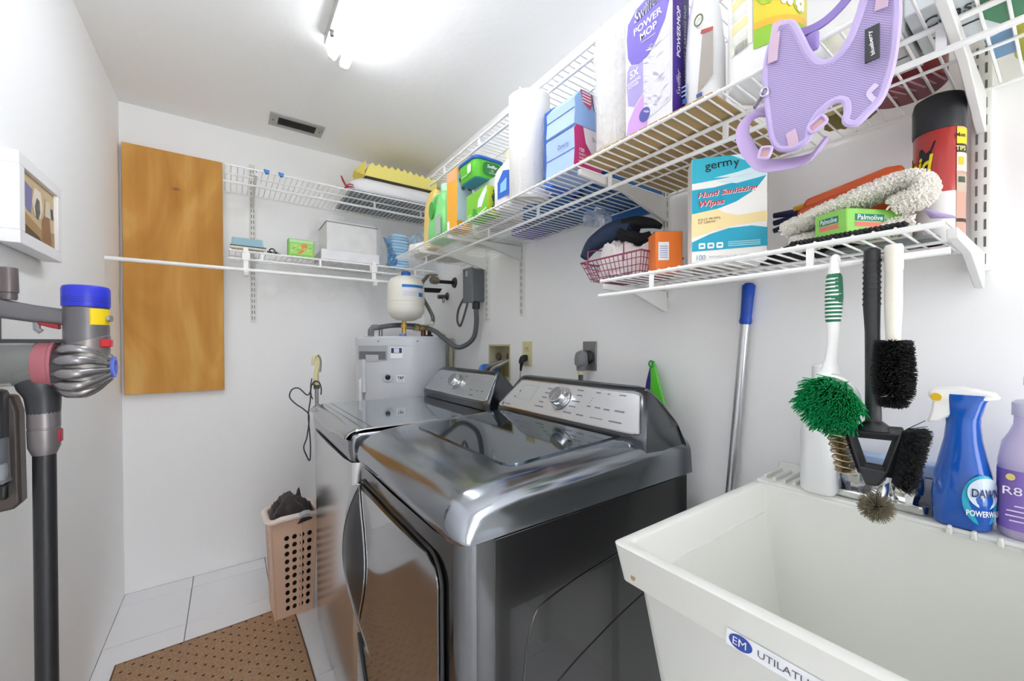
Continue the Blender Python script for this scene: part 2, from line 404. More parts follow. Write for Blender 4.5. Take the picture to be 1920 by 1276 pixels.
# ---------------------------------------------------------------- plywood board on the far wall
def plywood():
    m = bpy.data.materials.new('plywood'); m.use_nodes = True; nt = m.node_tree; b = nt.nodes['Principled BSDF']
    tc = nt.nodes.new('ShaderNodeTexCoord'); mp = nt.nodes.new('ShaderNodeMapping'); mp.inputs['Scale'].default_value = (2.6, 1, 0.9)
    n1 = nt.nodes.new('ShaderNodeTexNoise'); n1.inputs['Scale'].default_value = 1.6; n1.inputs['Detail'].default_value = 3; n1.inputs['Distortion'].default_value = 1.2
    wv = nt.nodes.new('ShaderNodeTexWave'); wv.inputs['Scale'].default_value = 1.1; wv.inputs['Distortion'].default_value = 9; wv.inputs['Detail'].default_value = 3; wv.inputs['Detail Scale'].default_value = 0.8
    mx = nt.nodes.new('ShaderNodeMath'); mx.operation = 'MULTIPLY_ADD'; mx.inputs[1].default_value = 0.08
    n2 = nt.nodes.new('ShaderNodeTexNoise'); n2.inputs['Scale'].default_value = 55; n2.inputs['Detail'].default_value = 2
    mp2 = nt.nodes.new('ShaderNodeMapping'); mp2.inputs['Scale'].default_value = (1, 1, 0.04)
    a2 = nt.nodes.new('ShaderNodeMath'); a2.operation = 'MULTIPLY_ADD'; a2.inputs[1].default_value = 0.10
    cr = nt.nodes.new('ShaderNodeValToRGB'); e = cr.color_ramp.elements
    e[0].position = 0.30; e[0].color = lin('#b97c36'); e[1].position = 0.85; e[1].color = lin('#e8bd74')
    e2 = cr.color_ramp.elements.new(0.6); e2.color = lin('#d69f52')
    L = nt.links.new
    L(tc.outputs['Object'], mp.inputs[0]); L(mp.outputs[0], n1.inputs[0]); L(mp.outputs[0], wv.inputs[0])
    L(wv.outputs['Fac'], mx.inputs[0]); L(n1.outputs['Fac'], mx.inputs[2])
    L(tc.outputs['Object'], mp2.inputs[0]); L(mp2.outputs[0], n2.inputs[0]); L(n2.outputs['Fac'], a2.inputs[0]); L(mx.outputs[0], a2.inputs[2])
    L(a2.outputs[0], cr.inputs[0]); L(cr.outputs[0], b.inputs['Base Color']); b.inputs['Roughness'].default_value = 0.7; b.inputs['Specular IOR Level'].default_value = 0.25
    return m
t = thing('plywood_board', 'tall varnished plywood board standing against the far wall', 'board', (-.218, 2.70, .996))
obj('board_face', B().box(-.417, -.019, 2.696, 2.708, .996, 2.232), plywood(), t, bevel=.001, seg=1)
for k, c in enumerate(('#8c5f30', '#d9b98a', '#8c5f30')):
    obj('ply_layer', B().box(-.417, -.019, 2.7085+.004*k, 2.712+.004*k, .997, 2.231), M(c, .7, key='ply'), t)
ed = B()
for k in range(62):
    z = 1.0+.0199*k; ed.box(-.0186, -.0176, 2.697, 2.7195, z, z+.010)
obj('edge_marks', ed, M('#e9dfc8', .8), t, smooth=0, kind='stuff')
kn = B(); kn.lathe([(.0165,0),(.0165,.0004)], (-.215, 2.6956, 2.045), n=20, sx=.62, sy=1.2, axis='y')
obj('knot', kn, M('#a87536', .6, key='knot'), t)
kn = B(); kn.lathe([(.006,0),(.006,.0005)], (-.215, 2.6952, 2.045), n=14, sx=.7, axis='y'); obj('knot', kn, M('#7a4f22', .6), t)

# ---------------------------------------------------------------- picture frame on the left wall
def fp(y, z, x=-.388): return (x, y, z)
t = thing('picture_frame', 'small white framed pastel picture on the left wall', 'picture frame', (-.41, 1.55, 1.478))
y0, y1, z0, z1 = 1.405, 1.690, 1.478, 1.690; mw = .030
fr = B()
fr.box(-.425, -.388, y0, y1, z0, z0+mw); fr.box(-.425, -.388, y0, y1, z1-mw, z1); fr.box(-.425, -.388, y0, y0+mw, z0+mw, z1-mw); fr.box(-.425, -.388, y1-mw, y1, z0+mw, z1-mw)
obj('frame', fr, M('#efeff0', .45, key='frame'), t, bevel=.0015)
obj('backing_board', B().box(-.4305, -.425, y0+.004, y1-.004, z0+.004, z1-.004), M('#6b5236', .8), t)
X = -.396
obj('print', B().box(-.412, X, y0+mw, y1-mw, z0+mw, z1-mw), M('#cdb58e', .6), t)
iw, ih = y1-y0-2*mw, z1-z0-2*mw; cy, cz = (y0+y1)/2, (z0+z1)/2
def art(poly, c, off): panel([(a*iw, b_*ih) for a, b_ in poly], (X, cy, cz), (0,1,0), PZ, M(c, .6, key='art'), t, 'painted_shape', off=off)
art([(-.5,-.5),(.5,-.5),(.5,-.2),(.1,-.28),(-.5,-.1)], '#a98a5e', .0006)
art([(-.5,-.02),(-.22,-.1),(-.18,.3),(-.5,.38)], '#7d7aa4', .0008)
art([(-.2,.1),(-.12,.36),(.06,.36),(.12,.1),(.05,-.1),(-.12,-.1)], '#e6dccb', .0008)
art([(-.12,.05),(-.06,.22),(.02,.2),(.04,0),(-.02,-.14),(-.09,-.1)], '#6c665f', .001)
art([(.08,-.5),(.1,-.1),(.2,.05),(.34,-.02),(.4,-.5)], '#9a6f4c', .0009)
art([(.18,.0),(.2,.28),(.34,.3),(.38,.02)], '#d8cdb6', .0011)
art([(-.5,-.5),(-.5,-.3),(.0,-.42),(.1,-.5)], '#5d4a3a', .001)
art([(.38,.05),(.36,.2),(.44,.22),(.46,.02)], '#4c4a60', .0012)

# ---------------------------------------------------------------- dryer and washer
SLATE = M('#9a9fa6', 0.16, 1.0, key='slate'); SLATE_F = M('#adaeb0', 0.09, 1.0, key='slatef'); SLATE_D = M('#141416', 0.22, 0.0, key='slated', coat=.3)
GLASSLID = M('#7b8590', 0.05, 1.0, key='lid'); PLATE = M('#d2d4d8', 0.3, 0.85, key='plate'); CONS = M('#63666b', 0.2, 1.0, key='cons')
def edge_drop(t_, r):           # rounded-over edge: 0 inside, 1 at the rim
    t_ = max(0, min(1, t_/r)); return 1-math.sqrt(max(0, 1-(1-t_)**2))
def top_shell(y0, y1, prof, rx=.028, rz=.045, r=.055):
    b = B(); rs = []; N = 8
    yv = [y0+r*(1-math.cos(math.pi/2*k/N)) for k in range(N+1)]; yv = yv+[y1-(q-y0) for q in reversed(yv)]
    zb = min(z for x, z in prof)
    for y in yv:
        d = edge_drop(min(y-y0, y1-y), r); ring = []
        for x, z in prof:
            k = max(0, min(1, (z-zb)/.05)); kx = max(0, 1-(x-prof[0][0])/.15)
            ring.append((x+rx*d*kx, y, z-rz*d*k))
        rs.append(ring)
    return b.rings(rs)
def console(y0, y1):
    """console: rounded hump with tapered ends"""
    prof = [(.848,.992),(.848,1.003),(.918,1.108),(.928,1.118),(.942,1.123),(.958,1.116),(.985,1.085),(1.02,1.03),(1.045,.965),(1.056,.915),(1.064,.884),(.86,.884)]
    b = B(); rs = []
    for k in range(13):
        u = k/12; s = -math.cos(math.pi*u); ring = []
        for x, z in prof:
            ins = .052*max(0, (z-1.0)/.12)**1.3
            a, c = y0+ins, y1-ins; q = (a+c)/2+(c-a)/2*s
            d = .010*(1-min(1, min(u, 1-u)*6))**2 if z > .9 else 0
            ring.append((x+d*(1 if x < .93 else -1), q, z-d*(1 if z > 1.01 else 0)))
        rs.append(ring)
    return b.rings(rs)
def face_pt(y, s, off=0):
    """point on the sloping console face, s = 0 bottom .. 1 top"""
    nx, nz = -(1.108-1.003), (.918-.848); l = math.hypot(nx, nz)
    return (.848+(.918-.848)*s+nx/l*off, y, 1.003+(1.108-1.003)*s+nz/l*off)
def console_plate(y0, y1, tl, tr):
    out = []
    for a, c in rrect(1, 1, .06, 5, .5, .5):
        s = .04+.93*c; l = y0+tr*s; r_ = y1-tl*s; out.append((l+(r_-l)*a, s))
    b = B(); b.rings([[face_pt(y, s, -.002) for y, s in out], [face_pt(y, s, .0022) for y, s in out]])
    return b, out
FN = Vector((-(1.108-1.003), 0, .07)).normalized(); FUP = Vector((.07, 0, .105)).normalized()
def knob(parent, y, s, r=.034):
    c = Vector(face_pt(y, s, .002))
    k = obj('knob', B().tube([c, c+FN*.006, c+FN*.006, c+FN*.030, c+FN*.033, c+FN*.033, c+FN*.030], [r*1.05, r*1.05, r*.93, r*.9, r*.84, r*.74, r*.70], 32), CHROME, parent)
    obj('knob_face', B().tube([c+FN*.029, c+FN*.0305], r*.71, 28), M('#b9bcc1', .25, 1, key='kf'), k)
    v = FN.cross(Vector((0,1,.6)).normalized())
    obj('pointer', B().tube([c+FN*.031-FUP*r*.6+Vector((0,.012,0)), c+FN*.031+FUP*r*.6-Vector((0,.012,0))], .0022, 6), M('#f4f5f7', .2, .8), k)
    ring = B(); ring.tube([c+FN*.003+(Vector((0,1,0))*math.cos(a)+FUP*math.sin(a))*r*1.12 for a in [2*math.pi*i/32 for i in range(32)]], .0022, 6, closed=True)
    obj('knob_ring', ring, CHROME, parent)

# dryer
t = thing('dryer', 'dark graphite dryer with a glossy sloping top nearest the sink', 'dryer', (.69, .965, 0))
DY0, DY1 = .627, 1.308
obj('side_panel', B().box(.405, 1.048, DY0+.004, DY0+.016, .025, .875), SLATE_D, t, bevel=.002)
obj('side_panel', B().box(.405, 1.048, DY1-.016, DY1-.004, .025, .875), SLATE_D, t, bevel=.002)
obj('back_panel', B().box(1.036, 1.046, DY0+.016, DY1-.016, .025, .875), SLATE_D, t)
for (a, z0_, z1_) in ((.52, .16, .72), (.80, .12, .52)):     # pressed curves in the side panel
    b = B(); b.tube([(a-.05, DY0+.0055, z0_), (a-.055, DY0+.0055, (z0_+z1_)/2), (a-.03, DY0+.0055, z1_-.05), (a+.05, DY0+.0055, z1_), (a+.30, DY0+.0055, z1_+.03)] if a < .6 else
           [(.50, DY0+.0055, .50), (.62, DY0+.0055, .55), (.80, DY0+.0055, .60), (.98, DY0+.0055, .63)], .003, 8, sm=5)
    obj('pressed_rib', b, SLATE_D, t)
# front panel with a rounded front edge
def front_prof(rn=.035):
    out = [(.405, DY0+.003)]
    for k in range(7):
        a = math.pi/2*k/6; out.append((.332+rn-rn*math.sin(a), DY0+.003+rn-rn*math.cos(a)))
    out += [(.326, DY0+.10), (.323, (DY0+DY1)/2), (.326, DY1-.10)]
    for k in range(7):
        a = math.pi/2*(1-k/6); out.append((.332+rn-rn*math.sin(a), DY1-.003-rn+rn*math.cos(a)))
    out += [(.405, DY1-.003)]
    return out
fb = B(); fb.prism(front_prof(), lambda a, c, q: (a, c, .025+q), .852); obj('front_panel', fb, M('#6a6b6d', .15, 1.0, key='dfront'), t, smooth=40)
prof = [(.325,.881),(.319,.893),(.318,.910),(.323,.930),(.336,.948),(.360,.962),(.40,.972),(.46,.979),(.60,.984),(.86,.996),(1.055,.985),(1.062,.905),(1.064,.881)]
obj('top_cover', top_shell(DY0-.003, DY1+.003, prof), SLATE, t, smooth=50)
lp = rrect(.375, .515, .03, 5, .672, .958)
def lidz(x): return .9795+(x-.46)*.0414+.0012
lb = B(); lb.rings([[(x, y, lidz(x)-.003) for x, y in lp], [(x, y, lidz(x)+.0022) for x, y in lp]])
obj('glass_inlay', lb, GLASSLID, t, smooth=30)
obj('console', console(DY0, DY1), CONS, t, smooth=55)
cp, out = console_plate(DY0+.012, DY1-.014, .075, .05); pl = obj('console_plate', cp, PLATE, t)
rim = B(); rim.tube([face_pt(y, s, .0022) for y, s in out], .0022, 6, closed=True); obj('plate_rim', rim, CHROME, pl)
knob(t, .973, .56)
GR = M('#70747a', .5, key='print'); 
def label_marks(parent, items):
    for y, s, wd, h in items:
        b = B(); b.add([face_pt(y+wd/2, s-h/2, .0028), face_pt(y-wd/2, s-h/2, .0028), face_pt(y-wd/2, s+h/2, .0028), face_pt(y+wd/2, s+h/2, .0028)], [(0,1,2,3)])
        obj('printed_mark', b, GR, parent, smooth=0)
marks = [(1.045,.80,.026,.035),(1.05,.66,.024,.035),(1.055,.52,.024,.035),(1.06,.38,.022,.035),(1.06,.24,.045,.035)]
marks += [(.905,.86,.026,.035),(.90,.72,.024,.035),(.905,.55,.036,.035),(.91,.40,.03,.035),(.92,.22,.036,.035)]
marks += [(.83,.86,.018,.03),(.79,.86,.01,.03),(.74,.87,.024,.03),(.845,.48,.016,.035),(.81,.48,.022,.035),(.775,.47,.022,.035),(.73,.48,.034,.035),(.865,.22,.03,.035),(.80,.22,.05,.02),(.73,.22,.045,.035)]
marks += [(.842,.70,.003,.03),(.845,.64,.003,.03),(.848,.58,.003,.03),(1.20,.60,.008,.06),(1.215,.40,.01,.05),(1.265,.12,.012,.09),(1.235,.13,.035,.03)]
label_marks(pl, marks)
b = B(); b.tube([face_pt(1.19,.82,.0026), face_pt(1.11,.82,.0026), face_pt(1.12,.35,.0026), face_pt(1.20,.35,.0026)], .0007, 5, closed=True); obj('display_window', b, M('#b4b8bd', .3), pl)
# door with a scooped handle
def dz(y, z):
    k = math.exp(-((y-1.255)/.13)**2)*math.sin(math.pi*max(0, min(1, (z-.38)/.50)))
    return .317-.010*math.sin(math.pi*max(0, min(1, (y-.69)/.59)))-.040*k
door_o = rrect(.585, .72, .045, 6, .9845, .47)
db = B()
NYD, NZD = 26, 48
def dgrid(u, v):
    z = .11+.72*v; tt = min(z-.11, .83-z); ins = .05-math.sqrt(max(0, .05**2-(.05-min(.05, tt))**2)); y = .692+ins+(.585-2*ins)*u
    # rounded corners by pulling the corner points in
    return (dz(y, z), y, z)
db.grid(dgrid, NYD, NZD)
dg_ = lambda u, v: dgrid(u, v)[1:]
rim_pts = [dg_(i/NYD, 0) for i in range(NYD+1)]+[dg_(1, j/NZD) for j in range(1, NZD+1)]+[dg_(1-i/NYD, 1) for i in range(1, NYD+1)]+[dg_(0, 1-j/NZD) for j in range(1, NZD)]
db.rings([[(dz(y, z), y, z) for y, z in rim_pts], [(.334, y, z) for y, z in rim_pts]], False, False)
d = obj('door', db, SLATE_F, t, smooth=45)
gp = B(); gp.tube([(.324, y, z) for y, z in rrect(.595, .732, .055, 6, .9845, .47)], .0038, 6, closed=True); obj('door_gap', gp, BLACK, t)
lens = []
for k in range(29):
    a = 2*math.pi*k/29; zz = .645+.195*math.cos(a); w_ = .078*math.sin(math.pi*(zz-.45)/.39)**.8 if .45 < zz < .84 else 0
    lens.append((1.185+(1 if math.sin(a) > 0 else -1)*w_*abs(math.sin(a))**.2, zz))
lsc = lambda s: [(1.185+(y-1.185)*s, .645+(z-.645)*s) for y, z in lens]
hb = B(); hb.rings([[(dz(y, z)-.0022-.001*(1-s), y, z) for y, z in lsc(s)] for s in (1, .85, .7, .5, .3, .12, .01)], False, True)
h = obj('handle_scoop', hb, M('#3a3b3d', .3, .7, key='scoop'), d, smooth=30)  # raised lens; the hollow's shade is put into its dark colour
hr = B(); hr.tube([(dz(y, z)-.003, y, z) for y, z in lens], .0022, 6, closed=True); obj('scoop_rim', hr, M('#d5d6d8', .15, 1.0), h)
cr = B(); cr.tube([(dz(1.25, .37)-.001, 1.245, .375), (dz(1.17, .30)-.001, 1.17, .30), (dz(1.05, .20)-.001, 1.05, .20)], .005, 8); obj('door_crease', cr, M('#3c3e41', .2, .9), d)
for x in (.39, 1.0):
    for y in (DY0+.05, DY1-.05): obj('foot', B().lathe([(.02,0),(.024,.008),(.012,.012),(.012,.03)], (x, y, 0), 14), BLACK, t)

# washer
t = thing('washer', 'graphite top-loading washer with a flat lid beside the water heater', 'washing machine', (.69, 1.72, 0))
WY0, WY1 = 1.332, 2.028
obj('body', B().prism([(.345, WY0+.004), (1.045, WY0+.004), (1.045, WY1-.004), (.345, WY1-.004), (.322, WY1-.02), (.313, WY1-.09), (.309, (WY0+WY1)/2), (.313, WY0+.09), (.322, WY0+.02)], lambda a, c, q: (a, c, .025+q), .835), M('#d2d3d4', .24, 1.0, key='wbody2'), t, smooth=40)
wprof = [(.326,.864),(.318,.868),(.312,.90),(.312,.930),(.318,.952),(.335,.9600),(.86,.9610),(1.055,.962),(1.062,.905),(1.062,.864)]
obj('top_deck', top_shell(WY0-.001, WY1+.001, wprof, rx=.012, rz=.012, r=.03), M('#8e9196', .16, 1, key='wdeck'), t, smooth=45)
# lid: flat glass panel with a curled metal front lip
def lip(u, v):
    y = WY0+.008+(WY1-WY0-.016)*u
    wave = .018*math.sin(math.pi*min(1, max(0, (u-.12)/.80)))**1.5
    pts = [(.36, .9665), (.335, .965), (.315, .957-wave*.2), (.303, .945-wave*.8), (.302, .938-wave*1.2), (.312, .934-wave*1.2)]
    q = v*(len(pts)-1); i = min(int(q), len(pts)-2); f = q-i
    return (pts[i][0]*(1-f)+pts[i+1][0]*f, y, pts[i][1]*(1-f)+pts[i+1][1]*f+.0015*math.sin(math.pi*u))
lipo = obj('lid_lip', B().grid(lip, 30, 15), M('#a5a7aa', .12, 1, key='lip'), t, solid=.003)
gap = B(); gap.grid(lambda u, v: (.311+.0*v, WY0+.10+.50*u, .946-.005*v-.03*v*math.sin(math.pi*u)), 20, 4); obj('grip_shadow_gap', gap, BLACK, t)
lid = obj('lid', B().box(.36, .845, WY0+.008, WY1-.008, .9615, .9675), M('#c0c6cc', .06, 1, key='lidw'), t, bevel=.002)
for v in (lid,):
    v.rotation_euler = (0, 0, 0)
obj('lid_seam', B().box(.386, .388, WY0+.012, WY1-.012, .967, .9679), BLACK, lid)
obj('lid_edge_strip', B().tube([(.33, WY0+.006, .962), (.36, WY0+.006, .966), (.845, WY0+.006, .966)], .0035, 8), CHROME, lid)
obj('console', console(1.368, WY1), CONS, t, smooth=55)
cp, out = console_plate(1.38, WY1-.012, .07, .03); pl = obj('console_plate', cp, M('#b9bcc0', .3, .85, key='plate2'), t)
rim = B(); rim.tube([face_pt(y, s, .0022) for y, s in out], .0022, 6, closed=True); obj('plate_rim', rim, CHROME, pl)
knob(t, 1.708, .56, .034)
label_marks(pl, [(1.64,.82,.012,.05),(1.54,.35,.03,.03),(1.49,.35,.02,.03),(1.45,.36,.02,.03),(1.52,.16,.03,.04),(1.88,.60,.012,.05),(1.98,.55,.01,.04)])
b = B(); b.tube([face_pt(1.60,.85,.0026), face_pt(1.45,.82,.0026)], .0006, 5); b.tube([face_pt(1.60,.85,.0026), face_pt(1.625,.35,.0026)], .0006, 5); obj('printed_mark', b, M('#dcdee0', .4), pl)
for x in (.39, 1.0):
    for y in (WY0+.05, WY1-.05): obj('foot', B().lathe([(.02,0),(.024,.008),(.012,.012),(.012,.03)], (x, y, 0), 14), BLACK, t)

# ---------------------------------------------------------------- water heater in the corner
t = thing('water_heater', 'round grey water heater standing in the far corner', 'water heater', (.852, 2.345, 0))
hc = (.852, 2.345, 0); HR = .258
HM = M('#d2d5da', .3, key='heater')
obj('tank_body', B().lathe([(HR-.01,.05),(HR,.06),(HR,1.255),(HR-.002,1.256)], hc, 56), HM, t)
obj('top_cap', B().lathe([(HR+.003,1.235),(HR+.004,1.278),(HR-.004,1.284),(HR-.02,1.286),(.001,1.29)], hc, 56), HM, t)
obj('stand_ring', B().lathe([(HR-.02,0),(HR-.02,.055)], hc, 40), M('#55585c', .6), t)
def hs(ang, z, off=0.0): a = math.radians(ang); return (hc[0]+(HR+off)*math.cos(a), hc[1]+(HR+off)*math.sin(a), z)
def hpatch(a0, a1, z0, z1, mat, name, off=.0012, parent=None):
    b = B(); b.grid(lambda u, v: hs(a0+(a1-a0)*u, z0+(z1-z0)*v, off), 8, 1); return obj(name, b, mat, parent or t)
def ang_of(px_x): return px_x
LABW = M('#eef0f2', .6, key='hl')
lab = hpatch(236.5, 250.5, 1.166, 1.226, LABW, 'rating_label')
hpatch(237.3, 249.7, 1.194, 1.221, M('#262a58', .5), 'label_band', .0018, lab)
hpatch(240.5, 246.5, 1.196, 1.219, M('#d9dcec', .5, key='emb'), 'label_emblem', .0022, lab)
def hcurve(ac, zc, off=.002):
    return lambda x, y: hs(ac+math.degrees(x/HR), zc+y, off)
lab = hpatch(243.2, 252.8, 1.036, 1.076, LABW, 'valve_label')
txt('T&P', (0,0,0), PX, PZ, INK, lab, h=.015, width=.034, bold=.03, curve=hcurve(248, 1.061))
txt('OUTLET', (0,0,0), PX, PZ, INK, lab, h=.005, width=.028, curve=hcurve(248, 1.045))
def hport(a, z, r):
    c = Vector(hs(a, z, -.004)); n = Vector((math.cos(math.radians(a)), math.sin(math.radians(a)), 0))
    o = obj('relief_port', B().tube([c, c+n*.0085, c+n*.010], [r*1.9, r*1.9, r*1.6], 24), M('#c9ccd1', .35), t)
    obj('port_hole', B().tube([c+n*.0095, c+n*.0105], r, 20), M('#15171c', .4), o)
    obj('port_ring', B().tube([c+n*.0105+Vector((0,0,1))*r*.6, c+n*.0115+Vector((0,0,1))*r*.6], r*.25, 8), M('#a6a8ac', .3, .8), o)
hport(233.5, 1.065, .0145)
# upper access panel on the far left side of the tank
p = hpatch(186, 233, 1.155, 1.235, M('#aeb1b6', .4, key='acc'), 'access_panel', .003)
hpatch(188, 231, 1.16, 1.203, M('#6d7076', .5), 'panel_recess', .0036, p)
hpatch(203, 222, 1.15, 1.185, M('#c3c6cb', .4), 'panel_tab', .0042, p)
obj('side_trim', B().tube([hs(200, .98, .006), hs(200, 1.16, .006)], .012, 8), HM, t)
obj('side_trim', B().tube([hs(195, .70, .012), hs(195, 1.04, .012), hs(195, 1.045, .0)], .016, 8), M('#d5d7da', .35), t)
for a in (222, 268): obj('screw', B().tube([hs(a, 1.258, .003), hs(a, 1.258, .006)], .0045, 8), M('#8d9096', .3, .8), t)
nip = B(); nip.cyl((.70, 2.27, 1.285), (.70, 2.27, 1.335), .011); nip.cyl((.80, 2.19, 1.285), (.80, 2.19, 1.30), .016); obj('nipple', nip, STEEL, t)
obj('blue_ring', B().lathe([(.019,0),(.019,.010),(.015,.012)], (.80, 2.19, 1.287), 18), M('#6c93d6', .4), t)
obj('cold_inlet', B().lathe([(.022,0),(.022,.01),(.012,.012),(.012,.05)], (.99, 2.26, 1.287), 16), M('#4a3428', .4, .6), t)

# expansion tank above it
t = thing('expansion_tank', 'small cream expansion tank with a blue cap above the water heater', 'tank', (.812, 2.17, 1.30))
ec = (.812, 2.17, 0); CREAM = M('#e6e3d8', .35, key='cream')
obj('tank_shell', B().lathe([(.012,1.372),(.05,1.376),(.082,1.392),(.099,1.42),(.101,1.44),(.101,1.475),(.1025,1.476),(.1025,1.482),(.101,1.483),(.101,1.535),(.098,1.575),(.082,1.603),(.05,1.618),(.012,1.622)], ec, 40), CREAM, t, smooth=50)
obj('valve_cap', B().lathe([(.026,1.614),(.026,1.640),(.022,1.645),(.005,1.646)], ec, 20), M('#1f5fae', .4), t)
obj('brass_nipple', B().lathe([(.013,1.302),(.013,1.33),(.017,1.332),(.017,1.352),(.012,1.354),(.012,1.38)], (.805, 2.185, 0), 14), M('#caa75a', .35, .5), t)
def epatch(a0, a1, z0, z1, mat, name, off, parent):
    b = B(); b.grid(lambda u, v: (ec[0]+(.101+off)*math.cos(math.radians(a0+(a1-a0)*u)), ec[1]+(.101+off)*math.sin(math.radians(a0+(a1-a0)*u)), z0+(z1-z0)*v), 10, 1); return obj(name, b, mat, parent)
lab = epatch(238, 312, 1.498, 1.555, M('#e4e4ea', .5, key='el'), 'tank_label', .0008, t)
epatch(238, 312, 1.547, 1.562, M('#2a78c0', .5), 'label_band', .0014, lab)
epatch(290, 309, 1.500, 1.522, M('#3a76b4', .5), 'label_block', .0014, lab)
for k in range(3): epatch(242, 284, 1.504+.009*k, 1.506+.009*k, M('#a7a9bb', .5), 'label_line', .0014, lab)

# pipes, hoses and valves behind the tanks
t = thing('pipe_fitting', 'brass and steel pipe fittings with yellow tape on top of the water heater', 'pipe fitting', (.93, 2.2, 1.30))
obj('tee_pipe', B().tube([(.815, 2.185, 1.338), (.86, 2.19, 1.335), (.91, 2.20, 1.332), (.945, 2.21, 1.335)], .011, 12), STEEL, t)
obj('union_nut', B().cyl((.865, 2.19, 1.335), (.888, 2.195, 1.334), .018, n=6), M('#c9b27a', .3, .9), t)
obj('ball_valve', B().lathe([(.012,-.02),(.019,-.012),(.019,.012),(.012,.02)], (.915, 2.20, 1.335), 14, axis='x'), M('#b7a06a', .3, .9), t)
obj('copper_stub', B().cyl((.93, 2.21, 1.287), (.93, 2.21, 1.33), .014), M('#6b4330', .4, .8), t)
obj('valve_lever', B().tube([(.90, 2.18, 1.352), (.95, 2.17, 1.356), (.985, 2.16, 1.35)], .005, 8, flat=.5), M('#d9d2ae', .4), t)
tp = B()
for k in range(5): tp.tube([(.945, 2.20, 1.335), (.99+.02*k, 2.17+.012*k, 1.325-.008*k), (1.03+.012*k, 2.16+.015*k, 1.296)], .006, 6, flat=.25)
obj('yellow_tape', tp, M('#dfc02f', .5), t)
hose = B(); hose.tube([(.955, 2.20, 1.345), (.975, 2.185, 1.365), (.972, 2.17, 1.40), (.95, 2.19, 1.46), (.935, 2.23, 1.52), (.95, 2.28, 1.60), (1.0, 2.30, 1.66)], .011, 10, sm=6)
tag(obj('braided_hose', hose, M('#7d7d78', .35, .8, bump=.6, bscale=300), None), 'braided steel water hose rising beside the expansion tank', 'hose')
hf = B(); hf.cyl((.965, 2.19, 1.345), (.975, 2.18, 1.375), .015, n=10)
one('hose_fitting', hf, M('#ddd9d0', .4), 'white hose fitting at the foot of the braided hose', 'fitting')

t = thing('wall_valve', 'blackened shut-off valve with round flange on the right wall', 'valve', (1.15, 2.25, 1.62))
vc = Vector((1.158, 2.255, 1.625))
obj('flange', B().lathe([(.034,0),(.03,-.008),(.012,-.010)], (1.159, 2.255, 1.625), 24, axis='x'), M('#4a4742', .35, .8), t)
obj('stem', B().cyl((1.155, 2.255, 1.625), (1.04, 2.27, 1.625), .011), M('#3a3834', .4, .7), t)
obj('valve_body', B().lathe([(.012,-.03),(.022,-.02),(.024,0),(.022,.02),(.012,.03)], (1.03, 2.27, 1.63), 16, axis='x'), M('#8d8679', .35, .7), t)
obj('handwheel', B().tube([(1.02+.026*math.cos(a), 2.27+.026*math.sin(a), 1.662) for a in [2*math.pi*k/16 for k in range(16)]], .005, 6, closed=True), M('#9c9488', .4, .5), t)
t2 = thing('black_bar', 'flat black bar hanging under the shut-off valve', 'bar', (1.03, 2.24, 1.57))
obj('bar_body', B().prism([(.945,1.575),(1.06,1.578),(1.045,1.552),(.945,1.550)], lambda a, c, q: (a, 2.225+q, c), .03), BLACK, t2, bevel=.003)
t = thing('wall_stub', 'capped grey pipe stub on the right wall below the shut-off valve', 'pipe', (1.14, 2.36, 1.53))
obj('stub_pipe', B().cyl((1.158, 2.36, 1.548), (1.095, 2.36, 1.542), .013), M('#55544f', .5, .5), t)
obj('stub_flange', B().lathe([(.026,0),(.022,-.006)], (1.159, 2.36, 1.55), 20, axis='x'), M('#67655f', .4, .7), t)
obj('stub_ring', B().tube([(1.128, 2.352+.014*math.cos(a), 1.522+.014*math.sin(a)) for a in [2*math.pi*k/16 for k in range(16)]], .004, 6, closed=True), M('#a9a69e', .4, .6), t)
sp = B().cyl((1.132, 2.262, .05), (1.132, 2.262, 1.275), .016, n=16)
one('drain_pipe', sp, M('#bdb79c', .5), 'beige vertical drain pipe between heater and right wall', 'pipe')

t = thing('electrical_box', 'grey electrical disconnect box on the right wall with a looping conduit', 'electrical box', (1.12, 1.94, 1.43))
EG = M('#6d7075', .45, key='ebox')
obj('box_body', B().box(1.085, 1.159, 1.90, 1.995, 1.475, 1.655), EG, t, bevel=.004)
obj('box_cover', B().box(1.078, 1.089, 1.896, 1.999, 1.47, 1.66), M('#7b7e83', .4, key='ecov'), t, bevel=.003)
obj('box_label', B().box(1.0768, 1.0785, 1.945, 1.965, 1.615, 1.645), M('#c9c9cf', .6), t)
obj('hasp', B().box(1.070, 1.079, 1.93, 1.94, 1.555, 1.565), STEEL, t)
obj('conduit_nut', B().lathe([(.019,1.435),(.021,1.44),(.021,1.468),(.018,1.472)], (1.12, 1.925, 0), 14), DARK, t)
CON = M('#5c5f63', .5, key='conduit', bump=.3, bscale=120)
obj('conduit', B().tube([(1.12,1.925,1.44),(1.125,1.93,1.36),(1.12,1.95,1.28),(1.09,1.99,1.235),(1.05,2.03,1.225),(1.01,2.09,1.27),(.975,2.155,1.318),(.91,2.225,1.345),(.82,2.235,1.350),(.74,2.225,1.345),(.68,2.22,1.335),(.65,2.222,1.330)], .0135, 12, sm=6), CON, t)
obj('conduit_elbow', B().tube([(.668,2.22,1.334),(.645,2.222,1.333),(.635,2.225,1.318),(.635,2.228,1.288)], .0165, 12), EG, t)
obj('power_cable', B().tube([(1.10,1.985,1.535),(1.095,2.02,1.50),(1.09,2.075,1.44),(1.09,2.09,1.38),(1.09,2.06,1.345),(1.09,2.03,1.37),(1.095,2.00,1.43),(1.10,1.985,1.475)], .0065, 8, sm=6), CON, t)

